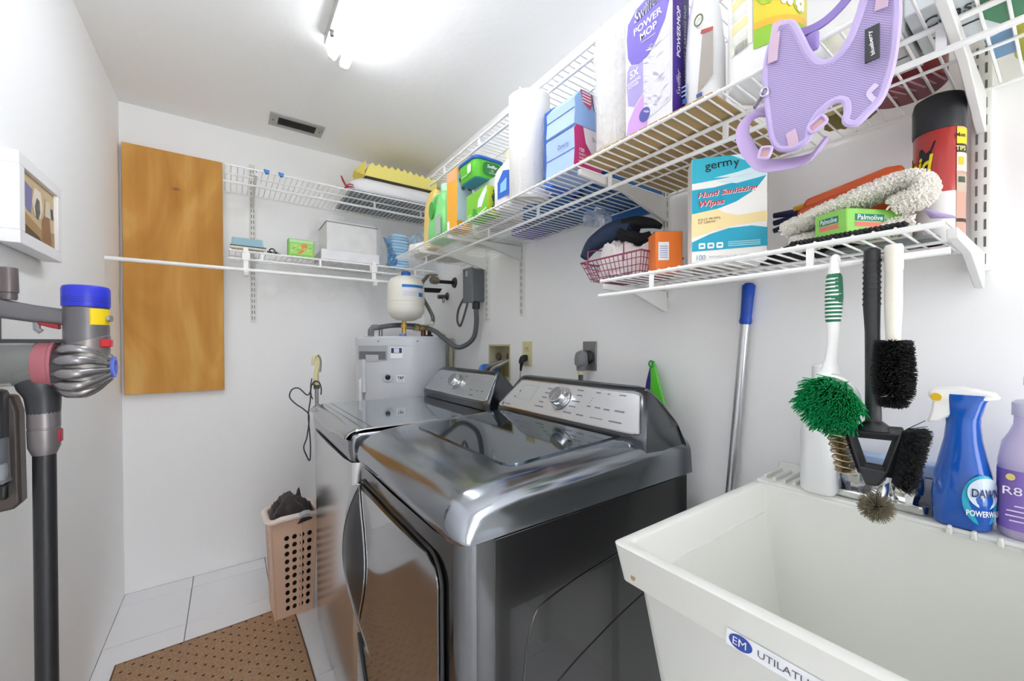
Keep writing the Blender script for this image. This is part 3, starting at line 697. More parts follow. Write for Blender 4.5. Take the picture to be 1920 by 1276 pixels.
# ---------------------------------------------------------------- wall outlets
t = thing('laundry_box', 'recessed cream washer outlet box with valves in the right wall', 'outlet box', (XR+.04, 1.75, LB[2]))
CB = M('#cfc9a6', .6, key='lbox')
b = B(); y0, y1, z0, z1 = LB
b.box(XR-.003, XR+.09, y0-.004, y0+.006, z0-.004, z1+.004); b.box(XR-.003, XR+.09, y1-.006, y1+.004, z0-.004, z1+.004); b.box(XR-.003, XR+.09, y0, y1, z1-.006, z1+.004); b.box(XR-.003, XR+.09, y0, y1, z0-.004, z0+.006); b.box(XR+.08, XR+.09, y0, y1, z0, z1)
obj('box_shell', b, CB, t, bevel=.001)
for y in (1.70, 1.80):
    obj('valve', B().tube([(XR+.05, y, z0+.005), (XR+.05, y, z0+.09)], .013, 10), M('#a89a6a', .35, .8), t)
    obj('valve_handle', B().lathe([(.02,0),(.023,.004),(.02,.012)], (XR+.02, y, z0+.115), 10, axis='x'), M('#6b5a44', .4, .5), t)
obj('valve_stem', B().cyl((XR+.05, 1.70, z0+.085), (XR+.05, 1.70, z0+.13), .008), M('#b3a883', .4, .8), t)
for k, (c, y, lab) in enumerate((('#2f7fd6', 1.80, 'blue washer supply hose arching out of the wall outlet box'), ('#8d8c86', 1.745, 'grey braided washer supply hose beside the blue one'), ('#a3a29b', 1.685, 'lighter grey washer drain hose nearest the outlet plate'))):
    hb = B()
    if k == 0: hb.tube([(XR+.03, 1.815, 1.10), (XR-.03, 1.84, 1.115), (XR-.06, 1.83, 1.10), (XR-.07, 1.82, 1.03), (XR-.06, 1.80, .85)], .020, 12, sm=6)
    else: hb.tube([(XR+.035, y, 1.145+.008*k), (XR-.02, y+.03, 1.135), (XR-.05, y+.07, 1.10), (XR-.06, y+.08, 1.0), (XR-.06, y+.07, .85)], .0105, 10, sm=6)
    tag(obj('supply_hose', hb, M(c, .4, .0 if k == 0 else .5, key='hose', bump=.2, bscale=200), None), lab, 'hose')

def wall_plate(y, z, mat, name, label, holes=True):
    t = thing(name, label, 'outlet', (XR-.003, y, z-.057))
    obj('cover_plate', B().box(XR-.006, XR, y-.035, y+.035, z-.057, z+.057), mat, t, bevel=.002)
    return t
t = wall_plate(1.509, 1.196, M('#d9d2a4', .45, key='ivory'), 'wall_outlet', 'ivory wall outlet with a black plug above the dryer')
for z in (1.216, 1.176):
    f = obj('receptacle', B().prism(rrect(.033, .028, .008, 4), lambda a, c, q: (XR-.006-q, 1.509+a, z+c), .002), M('#cfc795', .45, key='ivory2'), t)
    for dy in (-.006, .006): obj('slot', B().box(XR-.0084, XR-.0078, 1.509+dy-.001, 1.509+dy+.001, z-.002, z+.007), INK, f)
tp = thing('black_plug', 'black three-prong plug in the ivory wall outlet', 'plug', (XR-.02, 1.512, 1.17))
obj('plug_body', B().rings([[(XR-.009-d, 1.512+a*s, 1.176+c*s-o_) for a, c in rrect(.034, .032, .010, 4)] for d, s, o_ in ((0, .9, 0), (.012, 1.0, .002), (.024, .95, .008), (.034, .6, .018))]), BLACK, tp)
obj('plug_neck', B().tube([(XR-.03, 1.513, 1.165), (XR-.034, 1.515, 1.14), (XR-.035, 1.518, 1.115)], [.010, .0075, .005], 10), BLACK, tp)
obj('cord', B().tube([(XR-.035, 1.518, 1.12), (XR-.034, 1.524, 1.07), (XR-.03, 1.53, .95), (XR-.03, 1.53, .6)], .004, 8, sm=4), M('#b9b9b7', .5), tp)
t = wall_plate(1.106, 1.194, M('#8b8d8f', .35, .6, key='steelplate'), 'dryer_outlet', 'steel dryer outlet plate with a large grey plug')
tp = thing('dryer_plug', 'large grey dryer plug in the steel outlet plate', 'plug', (XR-.03, 1.115, 1.15))
obj('plug_base', B().tube([(XR-.006, 1.106, 1.19), (XR-.03, 1.108, 1.19)], .026, 20), DARK, tp)
PG = M('#7a7c82', .45, key='plugg')
obj('plug_body', B().rings([[(XR-.028-d, 1.113+a*s, 1.185+c*s2-o_) for a, c in rrect(.05, .062, .020, 5)] for d, s, s2, o_ in ((0, .95, .95, 0), (.012, 1.0, 1.0, 0), (.026, .92, .95, .003), (.036, .6, .7, .008))]), PG, tp, smooth=50)
obj('plug_neck', B().tube([(XR-.042, 1.114, 1.165), (XR-.042, 1.116, 1.138)], [.019, .0165], 14), PG, tp)
obj('cable_collar', B().cyl((XR-.042, 1.116, 1.138), (XR-.042, 1.116, 1.122), .013, n=12), M('#d6d09a', .5), tp)
obj('cable', B().tube([(XR-.042, 1.116, 1.13), (XR-.042, 1.117, 1.05), (XR-.04, 1.12, .7)], .0095, 10), M('#55585c', .5), tp)
t = thing('plastic_tool', 'green and purple plastic tool with an eyelet hung on the wall behind the dryer', 'hand tool', (1.13, .80, 1.07))
obj('purple_arm', B().prism([(.808,1.180),(.800,1.186),(.795,1.17),(.803,1.14),(.805,1.05),(.838,1.05),(.825,1.12)], lambda a, c, q: (1.128+q, a, c), .012), M('#3a2f8a', .45), t, bevel=.003)
obj('green_arm', B().prism([(.803,1.178),(.792,1.182),(.785,1.172),(.775,1.13),(.752,1.05),(.806,1.05),(.802,1.12)], lambda a, c, q: (1.118+q, a, c), .011), M('#5fce3e', .4), t, bevel=.003)
obj('eyelet', B().tube([(1.116, .797+.008*math.cos(a), 1.176+.010*math.sin(a)) for a in [2*math.pi*k/16 for k in range(16)]], .003, 6, closed=True), M('#2f9a4a', .4), t)

# ---------------------------------------------------------------- floor: mat, basket, cane, vacuum
def mat_dots():
    m = bpy.data.materials.new('brown_mat'); m.use_nodes = True; nt = m.node_tree; b = nt.nodes['Principled BSDF']; L = nt.links.new
    tc = nt.nodes.new('ShaderNodeTexCoord'); mp = nt.nodes.new('ShaderNodeMapping'); mp.inputs['Rotation'].default_value = (0, 0, math.radians(45)); mp.inputs['Scale'].default_value = (1, 1, 0)
    v = nt.nodes.new('ShaderNodeTexVoronoi'); v.voronoi_dimensions = '2D'; v.inputs['Scale'].default_value = 25; v.inputs['Randomness'].default_value = 0.12
    lt = nt.nodes.new('ShaderNodeMath'); lt.operation = 'LESS_THAN'; lt.inputs[1].default_value = 0.13
    n = nt.nodes.new('ShaderNodeTexNoise'); n.inputs['Scale'].default_value = 160; n.inputs['Detail'].default_value = 3
    cr = nt.nodes.new('ShaderNodeValToRGB'); cr.color_ramp.elements[0].position = .3; cr.color_ramp.elements[0].color = lin('#9c7857'); cr.color_ramp.elements[1].position = .7; cr.color_ramp.elements[1].color = lin('#c09e7f')
    mx = nt.nodes.new('ShaderNodeMix'); mx.data_type = 'RGBA'; mx.inputs[7].default_value = lin('#4a3526')
    bp = nt.nodes.new('ShaderNodeBump'); bp.inputs['Strength'].default_value = .5; bp.inputs['Distance'].default_value = .003
    L(tc.outputs['Object'], mp.inputs[0]); L(mp.outputs[0], v.inputs['Vector']); L(v.outputs['Distance'], lt.inputs[0]); L(tc.outputs['Object'], n.inputs[0])
    L(n.outputs['Fac'], cr.inputs[0]); L(cr.outputs[0], mx.inputs[6]); L(lt.outputs[0], mx.inputs[0]); L(mx.outputs[2], b.inputs['Base Color'])
    L(n.outputs['Fac'], bp.inputs['Height']); L(bp.outputs[0], b.inputs['Normal']); b.inputs['Roughness'].default_value = .95
    return m
t = thing('floor_mat', 'brown dimpled carpet mat on the white floor tiles', 'mat', (-.06, 1.4, 0))
MB_ = mat_dots()
mo = [(-.365,2.138),(-.2,2.139),(0,2.143),(.14,2.15),(.222,2.158),(.236,2.148),(.242,2.0),(.247,1.8),(.252,1.5),(.25,1.1),(.245,.72),(.23,.70),(-.35,.70),(-.365,.715)]
b = B(); b.rings([[(x, y, .0005) for x, y in mo], [(x, y, .006) for x, y in mo], [(x*.985-.001, 1.43+(y-1.43)*.992, .0078) for x, y in mo]]); obj('carpet', b, MB_, t)
b = B(); b.tube([(x, y, .004) for x, y in mo], .004, 6, closed=True); obj('edge_binding', b, M('#6a4f38', .95, bump=.5, bscale=200), t)

def holed_panel(b, P, holes, n=16, nu=None):
    """P(u,v)->point. holes on a regular grid: (u0,u1,v0,v1,cols,rows,fill)"""
    u0, u1, v0, v1, cols, rows, fill = holes
    def q(a, c, d, e): b.quad(P(a, d), P(c, d), P(c, e), P(a, e))
    q(0, 1, 0, v0); q(0, 1, v1, 1); q(0, u0, v0, v1); q(u1, 1, v0, v1)
    du, dv = (u1-u0)/cols, (v1-v0)/rows
    for i in range(cols):
        for j in range(rows):
            cu, cv = u0+du*(i+.5), v0+dv*(j+.5); inn = []; out = []
            for k in range(n):
                a = 2*math.pi*k/n; c, s = math.cos(a), math.sin(a); inn.append(P(cu+du*fill*c*.5, cv+dv*fill*s*.5))
                m = max(abs(c), abs(s)); out.append(P(cu+du*.5*c/m, cv+dv*.5*s/m))
            o = len(b.v); b.v += [tuple(p) for p in out+inn]
            for k in range(n): k2 = (k+1) % n; b.f.append((o+k, o+k2, o+n+k2, o+n+k))
t = thing('laundry_basket', 'tall peach plastic laundry hamper with round holes beside the washer', 'laundry basket', (.235, 2.148, 0), math.radians(2))
PEACH = M('#e3bfa6', .4, key='peach'); RIMW = M('#f0e2d8', .35, key='rimw')
W0, D0, W1, D1, HH = .152, .160, .186, .190, .455
def cor(sx, sy, v): return Vector((sx*(W0+(W1-W0)*v)/2, sy*(D0+(D1-D0)*v)/2, .004+HH*v))
def face(a, c): return lambda u, v: cor(*a, v).lerp(cor(*c, v), u)
for a, c, hol in (((-1,-1),(1,-1),(.24,.94,.05,.84,4,10,.64)), ((-1,1),(-1,-1),(.10,.50,.10,.80,2,10,.6)), ((1,-1),(1,1),(.2,.8,.1,.8,4,10,.62)), ((1,1),(-1,1),(.16,.86,.10,.80,4,10,.66))):
    b = B(); holed_panel(b, face(a, c), hol); o = obj('side_wall', b, PEACH, t, wld=False, smooth=0, solid=.003)
b = B(); b.box(-W0/2, W0/2, -D0/2, D0/2, .002, .006); obj('base', b, PEACH, t, wld=False)
b = B(); b.tube([(x, y, .004) for x, y in rrect(W0, D0, .02, 4)], .005, 8, closed=True); obj('base_rim', b, PEACH, t, wld=False)
for sx in (-1, 1):
    for sy in (-1, 1): b = B(); b.tube([cor(sx, sy, 0), cor(sx, sy, 1)], .005, 8); obj('corner_post', b, PEACH, t, wld=False)
b = B(); b.tube([cor(.33, -1, .02)+Vector((0,-.002,0)), cor(.33, -1, .98)+Vector((0,-.002,0))], .004, 8); obj('wall_rib', b, PEACH, t, wld=False)
rp = rrect(W1+.022, D1+.022, .05, 6)
b = B(); b.tube([(x, y, .452+.012*math.sin(math.pi*abs(x)/(W1/2))**2*(1 if y < 0 else 0)) for x, y in rp], .0125, 10, closed=True); obj('rim', b, RIMW, t, wld=False)
b = B(); b.tube([(.02,-.109,.462),(.040,-.110,.470),(.06,-.109,.467)], .0135, 10); obj('handle_grip', b, M('#b9babd', .4), t, wld=False)
b = B(); b.prism([(.012,.425),(.072,.435),(.066,.452),(.03,.452)], lambda a, c, q: (a, -.1005-.004+q, c), .006); obj('handle_opening', b, BLACK, t, wld=False)

# dark clothes heaped in the basket
random.seed(3)
from mathutils import noise
def cloth_heap(name, c, rx, ry, h, mat, label, cat, seed, amp=.35, rz=0, n=44, m=20, freq=9, peaks=()):
    b = B()
    def f(u, v):
        a = 2*math.pi*u; r = 1-v
        rr = math.sin(math.pi/2*min(1, r*1.0))
        nz = noise.fractal(Vector((math.cos(a)*r*2+seed, math.sin(a)*r*2, seed*.3)), 1, 2, 3)
        fold = abs(math.sin(freq*.5*(math.cos(a+seed)*r*2+nz)))
        z = h*(math.cos(math.pi/2*r)**.6)*(1+amp*nz)+h*.16*fold*(1-r*.6)
        for (pa, pr, ph, pw) in peaks:
            dx, dy = math.cos(a)*rr-math.cos(pa)*pr, math.sin(a)*rr-math.sin(pa)*pr
            z += ph*math.exp(-(dx*dx+dy*dy)/pw**2)
        k = 1+.08*math.sin(5*a+seed)+.10*nz
        x, y = rx*rr*math.cos(a)*k, ry*rr*math.sin(a)*k
        return (c[0]+x*math.cos(rz)-y*math.sin(rz), c[1]+x*math.sin(rz)+y*math.cos(rz), c[2]+max(0, z))
    b.grid(f, n, m)
    return one(name, b, mat, label, cat, smooth=60)
dc = cloth_heap('dark_clothes', (.235, 2.15, .395), .088, .090, .110, M('#3a3230', .9, key='clothes', bump=.4, bscale=150, sheen=.3), 'dark brown crumpled clothes heaped in the peach hamper', 'clothes', 2.2, rz=0, peaks=((2.8,.85,.05,.22),(.9,.75,.075,.16)))
b = loft([(.012,0,0,.125,.125,.02),(.40,0,0,.155,.155,.03)]); b.v = [(x, y, z-.395) for x, y, z in b.v]
lb_ = obj('lower_clothes', b, M('#2a2422', .9, key='clothes2'), dc, wld=False)

t = thing('walking_cane', 'cream crook-handled cane standing between washer and far wall', 'cane', (.345, 2.250, 0))
CC = M('#dcd6a6', .4, key='cane')
obj('shaft', B().cyl((.348, 2.250, 0), (.345, 2.250, 1.06), .009, n=12), M('#9fa0a0', .35, .5), t)
obj('handle', B().tube([(.345,2.250,1.03),(.343,2.250,1.09),(.352,2.250,1.13),(.354,2.250,1.165),(.345,2.250,1.185),(.335,2.250,1.178),(.329,2.250,1.155),(.330,2.250,1.135)], [.013,.0125,.0115,.0095,.0085,.0085,.008,.007], 12, sm=5), CC, t)
obj('grip_strip', B().tube([(.360,2.243,1.10),(.364,2.243,1.14),(.361,2.243,1.17),(.350,2.241,1.188)], .005, 8, sm=4), M('#8b8a80', .6), t)
obj('collar', B().cyl((.345, 2.250, 1.015), (.345, 2.250, 1.035), .0145, n=14), M('#55565a', .5), t)
CORD = M('#3f4144', .6)
c = B(); c.tube([(.345,2.235,1.03),(.325,2.230,1.04),(.315,2.230,1.0),(.30,2.230,.99),(.265,2.230,1.025),(.235,2.230,1.02),(.225,2.230,.985),(.25,2.230,.95),(.29,2.230,.915),(.31,2.230,.88),(.30,2.230,.78),(.285,2.230,.73),(.295,2.230,.69),(.312,2.230,.66),(.315,2.230,.75),(.307,2.230,.88),(.316,2.230,.96),(.322,2.235,1.03),(.34,2.235,1.055),(.36,2.235,1.045),(.368,2.235,1.01),(.365,2.230,.985)], .0032, 7, sm=6)
co = one('looped_cord', c, CORD, 'dark cord looped and hung on the cane handle', 'cord')
st = B(); st.tube([(.322,2.243,1.07),(.316,2.241,1.03),(.318,2.241,.985),(.325,2.241,.965)], .007, 8, sm=4, flat=.4); obj('wrist_strap', st, M('#4b4c4e', .7), t)
t.location.x += .022; co.location.x += .018

# cordless vacuum on its wall dock (left wall)
VY = 1.30
t = thing('vacuum_dock', 'dark wall dock holding small grey vacuum tools on the left wall', 'wall dock', (-.42, VY, .88))
obj('dock_plate', B().prism([(-.43,.885),(-.378,.890),(-.368,.903),(-.370,1.10),(-.378,1.135),(-.43,1.14)], lambda a, c, q: (a, VY+.015+q, c), .04), M('#57504d', .4, .3, key='dock'), t, bevel=.006)
obj('charger_body', B().box(-.43, -.383, VY-.02, VY+.03, 1.03, 1.15), M('#3d3f44', .4), t, bevel=.01)
tool = obj('crevice_tool', B().tube([(-.395, VY-.012, 1.05), (-.393, VY-.014, 1.0), (-.388, VY-.016, .965), (-.380, VY-.018, .955)], [.020,.019,.016,.012], 12), M('#63666b', .35), t)
obj('tool_clip', B().lathe([(.010,-.016),(.012,0),(.010,.016)], (-.379, VY-.035, .985), 12, sx=.7), M('#8d9096', .3), tool)
obj('tool_brush', B().box(-.405, -.372, VY-.035, VY-.005, .925, .957), BLACK, t, bevel=.006)
t = thing('stick_vacuum', 'cordless stick vacuum with blue filter cap hung on the left wall', 'vacuum cleaner', (-.329, VY, 0))
VG_ = M('#6f6d70', .32, .35, key='vgrey'); VD = M('#3c3d41', .35, .2, key='vdark')
obj('wand', B().cyl((-.331, VY, .10), (-.329, VY, 1.02), .0178, n=24), M('#232427', .35, key='wand'), t)
obj('wand_collar', B().lathe([(.0185,1.005),(.0245,1.022),(.0252,1.06),(.0243,1.061),(.0243,1.064),(.0252,1.065),(.0252,1.098)], (-.329, VY, 0), 28), M('#857f80', .28, .5, key='collar'), t)
obj('release_button', B().box(-.309, -.302, VY-.010, VY+.008, 1.03, 1.058), M('#a31530', .35), t, bevel=.002)
obj('inlet_elbow', B().tube([(-.329,VY,1.095),(-.33,VY,1.13),(-.334,VY,1.155),(-.345,VY,1.19)], [.0252,.0275,.034,.034], 24, sm=4), VD, t)
obj('dust_bin', B().lathe([(.030,-.085),(.040,-.082),(.047,-.06),(.0475,-.02),(.047,0),(.0445,.0)], (-.335, VY, 1.203), 36, axis='x'), glass('#d9dcd8', .08, 1.25, .75), t)
obj('bin_core', B().lathe([(.028,-.075),(.032,-.05),(.032,-.002)], (-.335, VY, 1.203), 24, axis='x'), M('#b9b9b4', .4), t)
obj('bin_ring', B().lathe([(.0485,-.002),(.0500,.004),(.0500,.020),(.0515,.022),(.0515,.027)], (-.335, VY, 1.200), 36, axis='x'), M('#a8616a', .3, key='redring'), t)
obj('cyclone_core', B().lathe([(.050,0),(.050,.012),(.044,.045),(.030,.078),(.022,.088)], (-.308, VY, 1.19), 36, axis='x'), VD, t)
CYC = M('#8d8b8c', .22, .75, key='cyc')
for k in range(12):
    a = 2*math.pi*(k+.3)/12; e = (math.cos(a), math.sin(a)); P_ = lambda x, r: (x, VY+r*e[0], 1.19+r*e[1])
    obj('cyclone_cone', B().tube([P_(-.304,.046), P_(-.288,.0545), P_(-.268,.0555), P_(-.250,.047), P_(-.234,.033), P_(-.222,.024)], [.006,.0125,.0125,.0100,.0075,.005], 12, sm=3), CYC, t)
for k in range(12):
    a = 2*math.pi*(k+.8)/12; e = (math.cos(a), math.sin(a)); P_ = lambda x, r: (x, VY+r*e[0], 1.19+r*e[1])
    obj('cyclone_cone', B().tube([P_(-.285,.046), P_(-.262,.047), P_(-.246,.041), P_(-.228,.026)], [.006,.0100,.0095,.005], 10, sm=3), M('#a3a09a', .22, .7, key='cyc2'), t)
hubt = obj('hub_ring', B().rings([[(-.2235+dx, VY+r*math.cos(q), 1.191+r*math.sin(q)) for q in [2*math.pi*k/28 for k in range(28)]] for dx, r in ((-.008,.021),(.004,.025),(.008,.0245),(.008,.0165),(-.006,.015))]), M('#5a6fd6', .3, key='hub'), t)
obj('hub_inside', B().lathe([(.0155,-.006),(.0155,-.004)], (-.2235, VY, 1.191), 24, axis='x'), M('#2438c4', .3), hubt)
mc = (-.262, VY, 0)
obj('motor_housing', B().lathe([(.036,1.225),(.0375,1.245),(.0375,1.326),(.036,1.328)], mc, 36), VG_, t)
obj('motor_skirt', B().rings([[(mc[0]+r*math.cos(q), mc[1]+r*math.sin(q), z+dz_*math.cos(q)) for q in [2*math.pi*k/36 for k in range(36)]] for r, z, dz_ in ((.0382,1.205,0),(.0385,1.252,.012),(.0372,1.253,.012))]), M('#8a8281', .28, .5, key='skirt'), t)
cap = obj('filter_cap', B().lathe([(.0385,1.328),(.0395,1.331),(.0395,1.368),(.037,1.374),(.030,1.376),(.001,1.3765)], mc, 40), M('#2733c8', .35, key='fcap'), t)
for k in range(3): obj('cap_groove', B().lathe([(.0396,1.338+.005*k),(.0397,1.339+.005*k)], mc, 40), M('#161c78', .4), cap)
ya, yb = math.radians(-70), math.radians(4)
b = B(); b.grid(lambda u, v: (mc[0]+.0378*math.cos(ya+(yb-ya)*u), mc[1]+.0378*math.sin(ya+(yb-ya)*u), 1.288+.036*v), 14, 1); stk = obj('warning_sticker', b, M('#f2d312', .5), t)
b = B()
for k in range(9): z = 1.289+.004*k; a = ya-.02; b.ball((mc[0]+.0378*math.cos(a), mc[1]+.0378*math.sin(a), z), .0017, 6, 4)
obj('sticker_teeth', b, M('#f2d312', .5), stk, kind='stuff')
obj('screw_boss', B().tube([(-.2255, VY-.012, 1.303), (-.219, VY-.014, 1.303)], .0075, 14), M('#b8babd', .25, .8), t)
obj('bin_release', B().box(-.236, -.218, VY-.03, VY-.006, 1.238, 1.255), M('#c11224', .35), t, bevel=.002)
obj('handle', B().rings([[(x, VY+a, z+c) for a, c in rrect(.026, hgt, .011, 4)] for x, z, hgt in ((-.425,1.327,.043),(-.39,1.320,.041),(-.34,1.310,.038),(-.296,1.304,.036))]), VG_, t, smooth=50)
obj('handle_post', B().cyl((-.398, VY, 1.25), (-.398, VY, 1.31), .011), VG_, t)
obj('lower_bar', B().rings([[(x, VY+a, 1.250+c) for a, c in rrect(.030, .011, .004, 3)] for x in (-.425, -.29)]), VD, t)
obj('trigger', B().prism([(-.336,1.296),(-.303,1.288),(-.303,1.277),(-.318,1.281),(-.334,1.287)], lambda a, c, q: (a, VY-.008+q, c), .016), M('#9c1c2c', .35), t, bevel=.002)
obj('trigger_guard', B().tube([(-.338,VY,1.300),(-.337,VY,1.277),(-.331,VY,1.272)], .006, 8), M('#8a8c90', .35), t)
obj('tool_nozzle', B().lathe([(.011,1.338),(.0125,1.342),(.0125,1.352),(.0145,1.354),(.0135,1.405),(.011,1.406)], (-.376, VY, 0), 16), M('#6c6463', .3, .3), t)
obj('cleaner_head', B().rings([[(x, VY+a, z) for a in (-.05, .05)]+[(x, VY-a, z+hh_) for a in (-.05, .05)] for x, z, hh_ in ((-.425,.005,.05),(-.24,.005,.05))]), VD, t, bevel=.01)
obj('head_neck', B().tube([(-.331,VY,.05),(-.331,VY,.12)], [.022,.020], 14), VD, t)

# ---------------------------------------------------------------- utility sink
t = thing('utility_sink', 'deep white plastic utility sink beside the dryer', 'sink', (.83, .155, 0))
SK = M('#dedfd9', .38, key='sink', var=.25, vscale=5, vdark=.93); SY0, SY1, SZ = -.13, .441, .918
def rect3(x0, x1, y0, y1, z, r=.012, n=3): return [(a, c, z) for a, c in rrect(x1-x0, y1-y0, r, n, (x0+x1)/2, (y0+y1)/2)]
sh = B()
sh.rings([rect3(.60,1.10,-.05,.35,.50), rect3(.545,1.13,-.105,.41,.856), rect3(.523,1.148,-.122,.431,.858), rect3(.513,1.15,SY0,SY1,SZ-.002), rect3(.516,1.149,SY0+.003,SY1-.003,SZ),
          rect3(.532,1.012,SY0+.02,SY1-.017,SZ), rect3(.536,1.008,SY0+.024,SY1-.021,SZ-.004), rect3(.575,.985,SY0+.06,SY1-.055,.60,.03), rect3(.60,.96,SY0+.09,SY1-.085,.582,.03)])
obj('basin', sh, SK, t, smooth=40)
led = B(); led.prism([(1.012,SZ-.001),(1.15,SZ-.001),(1.15,SZ+.024),(1.138,SZ+.024),(1.132,SZ+.006),(1.016,SZ+.006)], lambda a, c, q: (a, SY0+.004+q, c), SY1-SY0-.008); obj('back_ledge', led, SK, t, bevel=.003)
for k in range(4):
    y = .425-.020*k; rb = B(); rb.prism([(y-.005,SZ+.004),(y+.005,SZ+.004),(y+.003,SZ+.014),(y-.003,SZ+.014)], lambda a, c, q: (1.03+q, a, c), .095); obj('soap_ridge', rb, SK, t, bevel=.002)
for k in range(7):
    y = .125-.028*k; rb = B(); rb.prism([(y-.004,SZ-.002),(y+.004,SZ-.002),(y+.003,SZ+.012),(y-.003,SZ+.012)], lambda a, c, q: (.999+q, a, c), .013); obj('soap_ridge', rb, SK, t, bevel=.002)
obj('drain', B().lathe([(.025,.583),(.024,.586),(.012,.584)], (.78, .155, 0), 20), CHROME, t)
for x in (.62, 1.08):
    for y in (-.03, .33): obj('leg', B().box(x-.02, x+.02, y-.02, y+.02, 0, .52), SK, t, bevel=.003)
lab = panel(prect(.105, .020), (.5215, .205, .869), NX, (.09,0,1), M('#e8e9ee', .5, key='lbl'), t, 'maker_label', off=.004)
panel(pell(.028, .018), (.5215, .240, .869), NX, (.09,0,1), M('#2f4ea0', .5), t, 'label_emblem', off=.0045)
txt('EM', (.5215, .241, .869), NX, (.09,0,1), M('#e8e9f2', .5), t, h=.009, width=.016, off=.0052)
txt('UTILATUB', (.5215, .190, .869), NX, (.09,0,1), M('#5a5c66', .5), t, h=.008, width=.060, off=.0048)
sb = B()
for a, c, r in ((.406,.884,.004),(.402,.876,.0035),(.405,.871,.0045),(.399,.890,.003)): sb.lathe([(r,-.0003),(r,.0003)], (.5205, a, c), 8, axis='x')
obj('adhesive_stain', sb, M('#b39b6c', .8), t, kind='stuff')

t = thing('faucet', 'chrome two-handle faucet at the back of the sink', 'faucet', (1.06, .215, SZ+.006))
obj('base_plate', B().prism(rrect(.04, .145, .012, 4, 1.055, .2285), lambda a, c, q: (a, c, SZ+.0062+q), .016), CHROME, t, bevel=.003)
for y in (.268, .187):
    hd = obj('handle', B().lathe([(.016,0),(.018,.006),(.020,.012),(.024,.018),(.0255,.03),(.0245,.048),(.021,.054),(.008,.056)], (1.062, y, SZ+.022), 10), CHROME, t, smooth=20)
    obj('handle_wing', B().prism([(1.045,.945),(1.030,.975),(1.038,.98),(1.055,.955)], lambda a, c, q: (a, y+.018+q, c), .006), glass('#eef3f4', .05), hd)
obj('spout', B().tube([(1.06,.21,SZ+.02),(1.06,.21,SZ+.06),(1.04,.21,SZ+.075),(.98,.205,SZ+.062),(.955,.204,SZ+.045)], .0095, 12, sm=5), CHROME, t)

# ---------------------------------------------------------------- bottles on the sink ledge
LED = SZ+.0065
t = thing('white_cleaner_bottle', 'plain white bottle with a yellow side label on the sink ledge', 'bottle', (1.04, .318, LED))
obj('bottle_body', loft([(LED,1.04,.318,.060,.054,.016),(LED+.008,1.04,.318,.070,.064,.02),(LED+.12,1.04,.318,.070,.064,.02),(LED+.18,1.04,.318,.064,.056,.02),(LED+.22,1.04,.318,.046,.042,.019),(LED+.235,1.04,.318,.03,.03,.0148)]), M('#ecedee', .35, key='wb'), t, smooth=50)
obj('cap', B().lathe([(.017,LED+.233),(.017,LED+.268),(.014,LED+.272)], (1.04,.318,0), 18), M('#f3f3f3', .4), t)
yy = .318-.0322
panel(prect(.040, .062), (1.046, yy, LED+.13), PX, PZ, M('#e8c81e', .5), t, 'side_label', off=.0006)
panel([(-.016,-.018),(.012,-.024),(.016,.012),(-.010,.02)], (1.046, yy, LED+.142), PX, PZ, M('#2a2a26', .5), t, 'label_emblem', off=.001)
panel(prect(.016, .014), (1.044, yy, LED+.143), PX, PZ, M('#f0e9c8', .5), t, 'label_emblem', off=.0014)
panel(prect(.040, .075), (1.046, yy, LED+.06), PX, PZ, M('#cfd6e6', .5), t, 'side_label', off=.0006)
for k in range(6): panel(prect(.034, .002), (1.046, yy, LED+.085-.008*k), PX, PZ, M('#8f9ab5', .5), t, 'label_line', off=.001)
panel(prect(.022, .02), (1.046, yy, LED+.025), PX, PZ, M('#9aa0b0', .5), t, 'label_line', off=.001)

t = thing('wipes_pack', 'light blue boxed pack with a barcode behind the faucet', 'box', (1.118, .235, LED))
obj('carton', B().box(1.100, 1.131, .10, .335, LED, LED+.055), M('#e9eaee', .5, key='pk'), t, bevel=.002)
obj('blue_top', B().box(1.098, 1.133, .098, .337, LED+.0555, LED+.083), M('#a9c3ea', .45), t, bevel=.004)
bar = B()
for k in range(16): y = .235-.0034*k; bar.quad((1.0994, y, LED+.032), (1.0994, y-.0017-.0006*(k % 3), LED+.032), (1.0994, y-.0017-.0006*(k % 3), LED+.052), (1.0994, y, LED+.052))
obj('barcode', bar, INK, t, smooth=0, kind='stuff')
for y in (.30, .285, .262): panel(prect(.006, .016), (1.1, y, LED+.042), NX, PZ, M('#5e6470', .5), t, 'label_line')

SZ0 = SZ; SZ = LED
t = thing('blue_spray_bottle', 'bright blue dish spray bottle with white trigger on the sink ledge', 'bottle', (1.05, .115, SZ))
BL = M('#0e57b8', .16, key='spray', coat=.4); cx, cy = 1.05, .115
obj('bottle_body', loft([(SZ,cx,cy,.058,.060,.018),(SZ+.006,cx,cy,.068,.070,.022),(SZ+.05,cx,cy,.070,.074,.026),(SZ+.09,cx,cy,.066,.068,.026),(SZ+.125,cx,cy,.056,.055,.024),(SZ+.15,cx,cy,.046,.046,.021),(SZ+.175,cx,cy,.040,.042,.02),(SZ+.19,cx,cy,.038,.042,.018)]), BL, t, smooth=60)
obj('neck_sleeve', loft([(SZ+.188,cx,cy,.039,.042,.016),(SZ+.215,cx,cy-.003,.040,.048,.015),(SZ+.228,cx,cy-.006,.036,.056,.012)]), BL, t, smooth=50)
obj('spray_head', B().prism([(.158,1.150),(.150,1.162),(.115,1.167),(.080,1.158),(.072,1.148),(.105,1.140),(.118,1.122),(.142,1.102),(.158,1.098),(.153,1.118),(.151,1.138)], lambda a, c, q: (cx-.017+q, a, c), .034), WHITE, t, bevel=.004)
obj('nozzle', B().lathe([(.007,0),(.006,.004)], (cx-.0215, .145, 1.146), 14, axis='x'), M('#e3b81c', .4), t)
